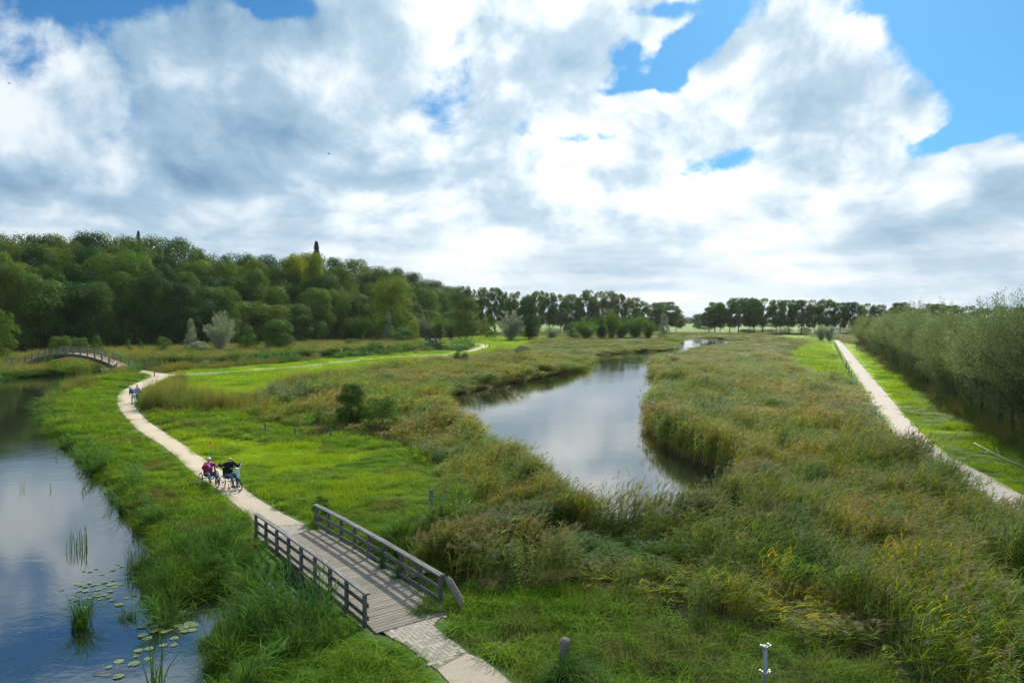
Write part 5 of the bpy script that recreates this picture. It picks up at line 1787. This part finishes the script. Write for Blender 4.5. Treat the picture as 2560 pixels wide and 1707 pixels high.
# white van-like shed and fence between the avenue trunks
def farm_bits():
    d = 470
    x = (2089 - CX) / F * d
    root = empty('white_container', (x, d, 0), .1, 'small white container seen between the avenue trunks near the cycle path end', 'container')
    MWh = plain('white_paint', (.7, .74, .78), .5, .3, 0, .05, 2); MDk = plain('dark_opening', (.08, .1, .12), .5)
    link('body', bm_mesh('body', box_bm(6.5, 2.4, 2.5, .05)), MWh, root, Matrix.Translation((0, 0, 1.5)))
    link('roof', bm_mesh('roof', box_bm(6.7, 2.6, .15, .02)), plain('grey_roof', (.35, .38, .42)), root, Matrix.Translation((0, 0, 2.83)))
    for k in (-1.9, 0.2, 2.1):
        link('window', bm_mesh('window', box_bm(1.1, .06, .8)), MDk, root, Matrix.Translation((k, -1.22, 1.7)))
    for q in (-2.2, 2.2):
        link('skid', bm_mesh('skid', box_bm(.3, 2.2, .5)), MDk, root, Matrix.Translation((q, 0, .1)))
    for (u0, u1, d, lab, hh) in ((1695, 1775, 418, 'dark rail fence across the gap in the avenue', 1.3), (1980, 2110, 300, 'pale rail fence beyond the sunny strip by the cycle path end', 1.1)):
        x0 = (u0 - CX) / F * d; x1 = (u1 - CX) / F * d
        r = empty('rail_fence', ((x0 + x1) / 2, d, 0), 0, lab, 'fence')
        m = M_POST if d > 400 else M_STICKW
        n = int((x1 - x0) / 2.6)
        me = bm_mesh('post', box_bm(.16, .16, hh + .2))
        me.materials.append(m)
        for i in range(n + 1):
            link('post', me, None, r, Matrix.Translation((x0 + (x1 - x0) * i / n, d, hh / 2)), world=True)
        for z in (.5, .9):
            link('rail', bm_mesh('rail', box_bm(x1 - x0, .05, .12)), m, r, Matrix.Translation(((x0 + x1) / 2, d - .11, z)), world=True)
farm_bits()
# ---------------------------------------------------------------- people
def skin(verts, radii, edges, sub_=2, root=0):
    me = bpy.data.meshes.new('sk')
    me.from_pydata([tuple(v) for v in verts], edges, [])
    ob = bpy.data.objects.new('sk', me)
    col.objects.link(ob)
    ob.modifiers.new('s', 'SKIN')
    for i, r in enumerate(radii):
        sv = me.skin_vertices[0].data[i]
        sv.radius = (r, r) if not isinstance(r, tuple) else r
        sv.use_root = (i == root)
    ob.modifiers[0].use_smooth_shade = True
    m = ob.modifiers.new('u', 'SUBSURF'); m.levels = sub_; m.render_levels = sub_
    bpy.context.view_layer.update()
    dg = bpy.context.evaluated_depsgraph_get()
    out = bpy.data.meshes.new_from_object(ob.evaluated_get(dg))
    bpy.data.objects.remove(ob)
    bpy.data.meshes.remove(me)
    for p in out.polygons: p.use_smooth = True
    return out

M_SKIN = plain('skin', (.55, .33, .24), .5, .3, 0, .05, 10)
M_EYE = plain('eye', (.04, .03, .03), .3, .4)
M_JEAN = plain('blue_denim', (.07, .12, .20), .85, .1, 0, .2, 14)
M_CREAM = plain('cream_trousers', (.52, .50, .43), .85, .1, 0, .1, 10)
M_BLUEJ = plain('blue_jacket_cloth', (.035, .10, .24), .7, .2, 0, .15, 8)
M_PINK = plain('magenta_jacket_cloth', (.42, .015, .10), .7, .2, 0, .15, 8)
M_SCARF = plain('mauve_patterned_scarf', (.40, .16, .42), .8, .1, 0, .5, 30)
M_BLKC = plain('black_sweater_cloth', (.014, .014, .017), .8, .15, 0, .2, 10)
M_WHH = plain('white_hair', (.62, .60, .56), .8, .2, 0, .15, 40)
M_GING = plain('reddish_short_hair', (.35, .13, .05), .8, .2, 0, .15, 40)
M_CAPW = plain('white_cap_cloth', (.75, .75, .72), .8, .1, 0, .05, 8)
M_LILAC = plain('lilac_grey_top', (.34, .36, .48), .8, .1, 0, .15, 10)
M_ROSE = plain('rose_print_tunic', (.50, .14, .18), .8, .1, 0, .4, 20)
M_SHOE = plain('black_shoe', (.02, .02, .022), .5, .4)
M_SHOEW = plain('white_shoe', (.6, .6, .6), .5, .4)
M_BEIGE = plain('beige_jacket', (.48, .46, .40), .8, .1, 0, .1, 8)
M_NAVYB = plain('navy_bag', (.02, .05, .10), .6, .3)
M_CHROME = plain('polished_alloy', (.5, .52, .55), .25, .5, .8, .05, 5)
M_GLASSY = plain('pale_blue_battery_case', (.36, .50, .56), .35, .5, 0, .05, 5)
M_SEAT = plain('black_seat_fabric', (.025, .025, .03), .8, .1)

def lerp(a, b, t): return Vector(a).lerp(Vector(b), t)

def person(loc, rz, J, clothes, label, hair=None, hairmat=None, cap=None, height_scale=1.0, shoes=M_SHOE, extra=None, group=None):
    """J: joints hip, chest, neck, head, shoulder/elbow/hand L R, knee/foot L R"""
    root = empty('person', loc, rz, label, 'person', group)
    V = {k: Vector(v) * height_scale for k, v in J.items()}
    s = height_scale
    vs, rs, es = [], [], []
    def add(p, r, par=None):
        vs.append(Vector(p)); rs.append(r)
        if par is not None: es.append((par, len(vs) - 1))
        return len(vs) - 1
    hip = add(V['hip'], (.135 * s, .10 * s))
    waist = add(lerp(V['hip'], V['chest'], .5), (.12 * s, .095 * s), hip)
    ch = add(V['chest'], (.15 * s, .105 * s), waist)
    nb = add(lerp(V['chest'], V['neck'], .75), (.075 * s, .06 * s), ch)
    nk = add(V['neck'], .052 * s, nb)
    hd = V['head']; up = (hd - V['neck']).normalized()
    jaw = add(hd - up * .065 * s, (.062 * s, .068 * s), nk)
    mid = add(hd, (.076 * s, .092 * s), jaw)
    top = add(hd + up * .075 * s, (.062 * s, .075 * s), mid)
    for q in 'LR':
        sh = add(V['sh' + q], .062 * s, ch)
        e = add(V['el' + q], .043 * s, sh)
        w = add(lerp(V['el' + q], V['ha' + q], .9), .028 * s, e)
        pm = add(V['ha' + q], (.042 * s, .022 * s), w)
        fd = (V['ha' + q] - V['el' + q]).normalized()
        sd_ = fd.cross(Vector((0, 0, 1))); sd_ = sd_.normalized() if sd_.length > .1 else Vector((1, 0, 0))
        curl = J.get('curl', (0, 0, -.5)); curl = Vector(curl)
        for k, (o_, l_) in enumerate(((-.030, .065), (-.010, .075), (.010, .070), (.028, .055))):
            b_ = V['ha' + q] + sd_ * o_ * s + fd * .035 * s
            f1 = add(b_, .0095 * s, pm)
            f2 = add(b_ + (fd + curl * .4).normalized() * l_ * .55 * s, .0085 * s, f1)
            add(b_ + (fd + curl * .4).normalized() * l_ * .55 * s + (fd * .5 + curl).normalized() * l_ * .5 * s, .007 * s, f2)
        th = add(V['ha' + q] + sd_ * .04 * s * (1 if q == 'L' else -1) + fd * .0, .010 * s, pm)
        add(V['ha' + q] + sd_ * .05 * s * (1 if q == 'L' else -1) + (fd + J.get('thumb' + q, Vector((0, 0, .3)))).normalized() * .05 * s, .008 * s, th)
        hp = add(V['hip'] + Vector(((-.09 if q == 'L' else .09) * s, 0, -.03 * s)) if 'hp' + q not in V else V['hp' + q], .085 * s, hip)
        kn = add(V['kn' + q], .056 * s, hp)
        cf = add(lerp(V['kn' + q], V['ft' + q], .35), .055 * s, kn)
        an = add(V['ft' + q], .036 * s, cf)
        td = Vector(J.get('toe' + q, (0, 1, -.15))).normalized()
        add(V['ft' + q] + td * .13 * s + Vector((0, 0, -.04)) * s, (.038 * s, .026 * s), an)
    body = skin(vs, rs, es, 1)
    # face: nose and ears joined into the body's mesh
    bm = bmesh.new(); bm.from_mesh(body)
    f = Vector(J.get('face', (0, 1, -.1))).normalized()
    rt = f.cross(Vector((0, 0, 1))).normalized()
    tube(bm, [hd + f * .082 * s + up * .02 * s, hd + f * .112 * s - up * .018 * s, hd + f * .085 * s - up * .03 * s], [.008 * s, .017 * s, .010 * s], 6)
    for q in (-1, 1):
        tube(bm, [hd + rt * .072 * q * s + up * .022 * s, hd + rt * .088 * q * s, hd + rt * .074 * q * s - up * .028 * s], [.010 * s, .014 * s, .008 * s], 6)
    tube(bm, [hd + f * .083 * s - up * .052 * s - rt * .022 * s, hd + f * .090 * s - up * .052 * s, hd + f * .083 * s - up * .052 * s + rt * .022 * s], [.004 * s, .007 * s, .004 * s], 5)
    me = bm_mesh('body', bm, True)
    bpy.data.meshes.remove(body)
    link('body', me, M_SKIN, root, Matrix.Identity(4))
    bm = bmesh.new()
    for q in (-1, 1):
        bmesh.ops.create_icosphere(bm, subdivisions=1, radius=.011 * s, matrix=Matrix.Translation(hd + f * .083 * s + rt * .031 * q * s + up * .014 * s))
    link('eyes', bm_mesh('eyes', bm, True), M_EYE, root, Matrix.Identity(4))
    if hairmat:
        bm = bmesh.new()
        bmesh.ops.create_icosphere(bm, subdivisions=3, radius=1.0)
        kill = []
        for v in bm.verts:
            dfront = v.co.dot(f)
            cutz = .15 if dfront > .35 else (-.55 if hair == 'full' else -.25)
            if v.co.z < cutz: kill.append(v)
            v.co *= 1 + .05 * math.sin(v.co.x * 17 + v.co.y * 13) * math.sin(v.co.z * 15)
        bmesh.ops.delete(bm, geom=kill, context='VERTS')
        rr = .108 if hair == 'full' else .098
        M = Matrix.Translation(hd + up * .030 * s - f * .008 * s) @ Matrix.Diagonal((rr * .92 * s, rr * 1.08 * s, rr * 1.08 * s, 1))
        link('hair', bm_mesh('hair', bm, True), hairmat, root, M)
    if cap:
        bm = bmesh.new()
        bmesh.ops.create_uvsphere(bm, u_segments=16, v_segments=8, radius=.108 * s)
        bmesh.ops.delete(bm, geom=[v for v in bm.verts if v.co.z < -.005], context='VERTS')
        tube(bm, [Vector((0, .0, .005)) + f * .06 * s, Vector((0, 0, -.002)) + f * .165 * s], [.085 * s, .06 * s], 10)
        for v in bm.verts:
            if (v.co.xy.length > .109 * s): v.co.z *= .12
        link('cap', bm_mesh('cap', bm, True), cap, root, Matrix.Translation(hd + up * .045 * s))
    # garments
    for kind_, mat, g_ in clothes:
        vs, rs, es = [], [], []
        if kind_ in ('jacket', 'top', 'tunic'):
            x = 1 + g_
            lo = V['hip'] + Vector((0, 0, -.06 if kind_ != 'tunic' else -.20)) * s
            a = add(lo, (.165 * s * x, .135 * s * x))
            b_ = add(lerp(V['hip'], V['chest'], .5), (.150 * s * x, .120 * s * x), a)
            c_ = add(V['chest'], (.172 * s * x, .128 * s * x), b_)
            if kind_ != 'tunic':
                add(lerp(V['chest'], V['neck'], .78), (.088 * s * x, .075 * s), c_)
                for q in 'LR':
                    sh = add(V['sh' + q], .080 * s * x, c_)
                    e = add(V['el' + q], .062 * s * x, sh)
                    add(lerp(V['el' + q], V['ha' + q], .80 if kind_ == 'jacket' else .3), .045 * s * x, e)
            link('jacket' if kind_ == 'jacket' else kind_, skin(vs, rs, es, 2), mat, root, Matrix.Identity(4))
        if kind_ == 'trousers':
            a = add(V['hip'] + Vector((0, 0, .05)) * s, (.150 * s, .120 * s))
            for q in 'LR':
                hp = add(V['hip'] + Vector(((-.085 if q == 'L' else .085) * s, 0, -.03 * s)), .104 * s, a)
                kn = add(V['kn' + q], .076 * s, hp)
                md = add(lerp(V['kn' + q], V['ft' + q], .5), .068 * s, kn)
                add(lerp(V['kn' + q], V['ft' + q], .93), .060 * s, md)
            link('trousers', skin(vs, rs, es, 2), mat, root, Matrix.Identity(4))
        if kind_ == 'scarf':
            bm = bmesh.new()
            ring_bm(.080 * s, .036 * s, 16, 6, 1.4, bm, Matrix.Rotation(math.pi / 2, 4, 'X'))
            tube(bm, [Vector((0.03, .08, 0)) * s, Vector((0.05, .15, -.12)) * s, Vector((.04, .16, -.28)) * s], [.04 * s, .05 * s, .04 * s], 6)
            link('scarf', bm_mesh('scarf', bm, True), mat, root, Matrix.Translation(V['neck'] - up * .01))
    for q in 'LR':
        td = Vector(J.get('toe' + q, (0, 1, -.15))).normalized()
        ft = V['ft' + q]
        bm = bmesh.new()
        tube(bm, [ft - td * .075 * s + Vector((0, 0, -.035)) * s, ft - td * .02 * s + Vector((0, 0, -.02)) * s, ft + td * .09 * s + Vector((0, 0, -.035)) * s, ft + td * .175 * s + Vector((0, 0, -.045)) * s, ft + td * .20 * s + Vector((0, 0, -.05)) * s], [.035 * s, .056 * s, .050 * s, .040 * s, .018 * s], 8)
        link('shoe', bm_mesh('shoe', bm, True), shoes, root, Matrix.Identity(4))
    if extra: extra(root, V, s)
    return root

# stooped walker with white cap
wp = un(334, 1011)
Jm = dict(hip=(0, 0, .93), chest=(0, .24, 1.28), neck=(0, .36, 1.44), head=(0, .45, 1.56), shL=(-.17, .27, 1.36), shR=(.17, .27, 1.36), elL=(-.26, .15, 1.10), elR=(.27, .10, 1.10), haL=(-.22, .22, .88), haR=(.36, -.02, .92),
          knL=(-.09, .12, .50), knR=(.09, -.02, .49), ftL=(-.09, .02, .085), ftR=(.09, -.36, .14), toeR=(0, .8, -.5), face=(0, .8, -.5))
person((wp[0], wp[1], .03), math.radians(62), Jm, [('trousers', M_CREAM, 0), ('jacket', M_BLUEJ, .16)],
       'stooped walker in white cap, blue jacket and cream trousers on the sand path', None, M_WHH, M_CAPW, 1.0)
wp = un(344, 1006)
def bag_fn(root, V, s):
    bm = box_bm(.12, .26, .26, .04)
    link('bag', bm_mesh('bag', bm), M_NAVYB, root, Matrix.Translation((-.27, 0.02, .98)))
    bm = bmesh.new(); tube(bm, [(-.25, 0, 1.1), (-.12, .10, 1.3), (.10, .02, 1.45)], .014, 5)
    link('strap', bm_mesh('strap', bm), M_NAVYB, root, Matrix.Identity(4))
Jw = dict(hip=(0, 0, .92), chest=(0, .02, 1.26), neck=(0, .01, 1.43), head=(0, .03, 1.55), shL=(-.155, .01, 1.36), shR=(.155, .01, 1.36), elL=(-.22, -.02, 1.10), elR=(.22, -.02, 1.10), haL=(-.20, .12, .92), haR=(.25, .10, .90),
          knL=(-.08, .05, .49), knR=(.08, .0, .49), ftL=(-.08, .05, .085), ftR=(.08, -.08, .085))
person((wp[0], wp[1], .03), math.radians(188), Jw, [('trousers', M_JEAN, 0), ('tunic', M_ROSE, .06), ('top', M_LILAC, .0)],
       'slim walker with short reddish hair, lilac top, rose tunic and jeans beside the stooped walker', 'short', M_GING, None, .99, extra=bag_fn)
wp = un(852, 894)
Jf = dict(Jm); Jf.update(chest=(0, .10, 1.28), neck=(0, .12, 1.45), head=(0, .16, 1.57), shL=(-.17, .1, 1.38), shR=(.17, .1, 1.38))
person((wp[0], wp[1], .03), math.radians(-70), Jf, [('trousers', M_JEAN, 0), ('jacket', M_BEIGE, .1)],
       'distant walker in pale hat, beige jacket and jeans beside the canal', None, M_WHH, M_CAPW, 1.02)

# ---- wheels
def wheel(root, c, R, spokes=16, tw=.022, tilt=0.0, yaw=0.0, rimmat=M_CHROME, name='wheel'):
    M = Matrix.Translation(c) @ Matrix.Rotation(yaw, 4, 'Z') @ Matrix.Rotation(tilt, 4, 'Y') @ Matrix.Rotation(math.pi / 2, 4, 'Z')
    bm = bmesh.new(); tube(bm, [(0, -.045, 0), (0, .045, 0)], R * .10 if R < .3 else .028, 10)
    w = link(name, bm_mesh('hub', bm), M_CHROME, root, M)
    MW[w.name] = MW[root.name] @ M
    link('tyre', bm_mesh('tyre', ring_bm(R - tw, tw, 32, 8), True), M_BLACK, w, Matrix.Identity(4))
    link('rim', bm_mesh('rim', ring_bm(R - tw * 2.1, tw * .55, 32, 6), True), rimmat, w, Matrix.Identity(4))
    bm = bmesh.new()
    for k in range(spokes):
        a = 2 * math.pi * k / spokes
        q = (k % 2 - .5) * .06
        tube(bm, [(math.cos(a + .3) * .02, q, math.sin(a + .3) * .02), (math.cos(a) * (R - tw * 2), 0, math.sin(a) * (R - tw * 2))], .0028, 3, False)
    o = link('spoke', bm_mesh('spoke', bm), M_CHROME, w, Matrix.Identity(4)); o['kind'] = 'stuff'
    return w

def pipe(root, name, pts, r, mat, seg=8):
    bm = bmesh.new(); tube(bm, pts, r, seg)
    return link(name, bm_mesh(name, bm, True), mat, root, Matrix.Identity(4))

hd_ = un(621, 1231) - un(508, 1147); hd_ /= np.linalg.norm(hd_)
HEAD = math.atan2(-hd_[0], hd_[1])      # rotation that turns +Y to the heading
# cyclist in magenta on a low three-wheeled handcycle
fw = un(543, 1222)
def trike():
    yaw = HEAD + .10
    fx, fy = -math.sin(yaw), math.cos(yaw)
    loc = (fw[0] - fx * 1.15, fw[1] - fy * 1.15, .03)
    r = empty('handcycle', loc, yaw, 'low dark three-wheeled handcycle ridden by the person in the magenta jacket', 'handcycle')
    for q in (-.38, .38):
        wheel(r, (q, 0, .30), .30, 16, .022, -.08 * (1 if q > 0 else -1), name='rear_wheel')
    wheel(r, (0, 1.15, .25), .25, 14, .024, name='front_wheel')
    pipe(r, 'axle', [(-.38, 0, .30), (.38, 0, .30)], .02, M_BLACK)
    pipe(r, 'frame', [(0, -.1, .36), (0, .25, .30), (0, .60, .34), (0, .86, .62), (0, .98, .66)], .026, M_BLACK)
    for q in (-.05, .05):
        pipe(r, 'fork', [(q, 1.15, .25), (q * 1.1, 1.05, .52), (0, .98, .70)], .014, M_BLACK)
    pipe(r, 'crank_mast', [(0, 1.0, .62), (0, .86, .98)], .022, M_BLACK)
    pipe(r, 'hand_crank', [(-.34, .60, 1.06), (-.30, .66, 1.02), (-.14, .84, .90), (0, .86, .92), (.14, .84, .94), (.30, .66, 1.08), (.34, .60, 1.12)], .012, M_CHROME)
    for q, z in ((-.35, 1.06), (.35, 1.12)):
        pipe(r, 'grip', [(q, .58, z - .05), (q, .58, z + .06)], .020, M_BLACK)
    link('seat', bm_mesh('seat', box_bm(.42, .42, .06, .02)), M_SEAT, r, Matrix.Translation((0, 0.02, .42)))
    link('backrest', bm_mesh('backrest', box_bm(.40, .05, .42, .02)), M_SEAT, r, Matrix.Translation((0, -.20, .64)) @ Matrix.Rotation(.15, 4, 'X'))
    for q in (-.16, .16):
        pipe(r, 'footrest', [(q, .5, .30), (q * 1.1, .84, .20), (q * 1.1, .93, .28)], .012, M_BLACK)
    pipe(r, 'chain_guard', [(.03, .86, .92), (.035, .98, .60), (.03, 1.13, .27)], .02, M_BLACK)
    link('display', bm_mesh('display', box_bm(.09, .03, .14, .01)), M_BLACK, r, Matrix.Translation((0, .80, 1.05)))
    pipe(r, 'flag_pole', [(-.25, -.25, .45), (-.25, -.27, 1.2), (-.22, -.32, 2.0)], .004, M_CHROME, 4)
    bm = bmesh.new()
    f_ = [bm.verts.new(v) for v in [(0, 0, 0), (.015, -.02, .24), (.10, -.01, .13), (.03, .01, .02)]]
    bm.faces.new((f_[0], f_[3], f_[2], f_[1]))
    link('pennant', bm_mesh('pennant', bm), plain('orange_red_pennant', (.75, .06, .05), .6, .1, 0, .05), r, Matrix.Translation((-.22, -.32, 1.76)))
    J = dict(hip=(0, -.02, .52), chest=(0, -.02, .84), neck=(0, .02, 1.02), head=(0.01, .06, 1.15), shL=(-.17, .0, .95), shR=(.17, .0, .95), elL=(-.33, .18, .78), elR=(.34, .20, .80), haL=(-.35, .55, 1.00), haR=(.35, .55, 1.07),
             knL=(-.16, .46, .58), knR=(.16, .46, .56), ftL=(-.18, .80, .30), ftR=(.20, .84, .30), toeL=(-.1, .8, .35), toeR=(.25, .8, .35), face=(.15, 1, -.2), curl=(0, -.3, -.8))
    person(loc, yaw, J, [('trousers', M_JEAN, 0), ('jacket', M_PINK, .22), ('scarf', M_SCARF, 0)], 'rider with white hair, magenta jacket and mauve scarf seated on the low handcycle', 'full', M_WHH, None, 1.0)
trike()
fw2 = un(599, 1229.5)
def chair_bike():
    yaw = HEAD + .22
    fx, fy = -math.sin(yaw), math.cos(yaw)
    loc = (fw2[0] - fx * 1.02, fw2[1] - fy * 1.02, .03)
    r = empty('wheelchair', loc, yaw, 'wheelchair with clip-on front wheel and pale battery ridden by the person in black', 'wheelchair')
    for q in (-.30, .30):
        w = wheel(r, (q, 0, .31), .31, 20, .016, -.05 * (1 if q > 0 else -1), name='rear_wheel')
        sx = .035 if q > 0 else -.035
        link('handrim', bm_mesh('handrim', ring_bm(.262, .009, 28, 6), True), M_CHROME, w, Matrix.Translation((0, -sx, 0)))
    for q in (-.20, .20):
        wheel(r, (q, .40, .07), .07, 6, .016, name='caster')
        pipe(r, 'caster_fork', [(q, .40, .07), (q, .37, .20), (q, .36, .32)], .012, M_BLACK)
    wheel(r, (0, 1.02, .26), .26, 14, .026, name='front_wheel')
    for q in (-.21, .21):
        pipe(r, 'side_frame', [(q, -.18, .88), (q, -.15, .50), (q, .33, .50), (q * .9, .46, .40), (q * .7, .56, .14)], .014, M_BLACK)
    pipe(r, 'axle', [(-.30, 0, .31), (.30, 0, .31)], .016, M_BLACK)
    link('seat', bm_mesh('seat', box_bm(.42, .44, .06, .02)), M_SEAT, r, Matrix.Translation((0, .10, .52)))
    link('backrest', bm_mesh('backrest', box_bm(.40, .04, .40, .015)), M_SEAT, r, Matrix.Translation((0, -.17, .74)))
    link('footplate', bm_mesh('footplate', box_bm(.32, .16, .02, .005)), M_BLACK, r, Matrix.Translation((0, .58, .12)))
    pipe(r, 'drive_frame', [(0, .56, .42), (0, .72, .52), (0, .84, .60)], .022, M_BLACK)
    for q in (-.055, .055):
        pipe(r, 'fork', [(q, 1.02, .26), (q * 1.1, .92, .50), (0, .86, .60)], .015, M_BLACK)
    pipe(r, 'steering_tube', [(0, .88, .56), (0, .74, 1.05)], .022, M_CHROME)
    link('battery', bm_mesh('battery', box_bm(.13, .10, .44, .02)), M_GLASSY, r, Matrix.Translation((0, .88, .82)) @ Matrix.Rotation(.28, 4, 'X'))
    link('mudguard', bm_mesh('mudguard', box_bm(.08, .34, .03, .01)), M_BLACK, r, Matrix.Translation((0, 1.0, .545)) @ Matrix.Rotation(-.12, 4, 'X'))
    pipe(r, 'handlebar', [(-.34, .56, 1.16), (-.26, .60, 1.15), (-.18, .72, 1.0), (0, .75, 1.02), (.16, .72, 1.02), (.26, .66, 1.04)], .013, M_CHROME)
    pipe(r, 'grip', [(-.36, .52, 1.17), (-.26, .59, 1.15)], .019, M_BLACK)
    link('headlight', bm_mesh('headlight', box_bm(.08, .06, .06, .02)), M_STEELW, r, Matrix.Translation((0, .84, 1.0)))
    J = dict(hip=(0, .02, .62), chest=(0, .03, .98), neck=(0, .06, 1.18), head=(0, .10, 1.31), shL=(-.19, .05, 1.12), shR=(.19, .05, 1.12), elL=(-.36, .20, .92), elR=(.47, .12, 1.06), haL=(-.31, .48, 1.17), haR=(.56, .30, 1.26),
             knL=(-.13, .50, .62), knR=(.13, .50, .62), ftL=(-.10, .60, .22), ftR=(.10, .60, .22), face=(.1, 1, -.2), curl=(-.6, -.2, -.2), thumbR=Vector((-.2, 0, 1.2)))
    person(loc, yaw, J, [('trousers', M_JEAN, 0), ('jacket', M_BLKC, .10)], 'bald rider in black sweater and jeans in the wheelchair, raising one thumb', None, None, None, 1.03)
chair_bike()
# ---------------------------------------------------------------- hazy air
def haze():
    bm = box_bm(9000, 7000, 62)
    m = bpy.data.materials.new('thin_haze'); m.use_nodes = True
    nt = m.node_tree; nt.nodes.clear(); g = G(nt)
    out = g.n('ShaderNodeOutputMaterial'); v = g.n('ShaderNodeVolumePrincipled')
    v.inputs['Color'].default_value = (.86, .93, 1.0, 1); v.inputs['Density'].default_value = 0.00005; v.inputs['Anisotropy'].default_value = 0.3
    g.link(v.outputs[0], out.inputs['Volume'])
    o = link('haze', bm_mesh('haze', bm), m)
    o.location = (0, 3400, 31 - 3.2)
    tag(o, 'thin pale haze over the whole landscape', kind='stuff')
haze()
for o in bpy.data.objects:
    if len(str(o.get('label', '')).split()) > 16: print('LONG', o.name, o['label'])
print('triangles', sum(len(m.loops) - 2 * len(m.polygons) for m in bpy.data.meshes))
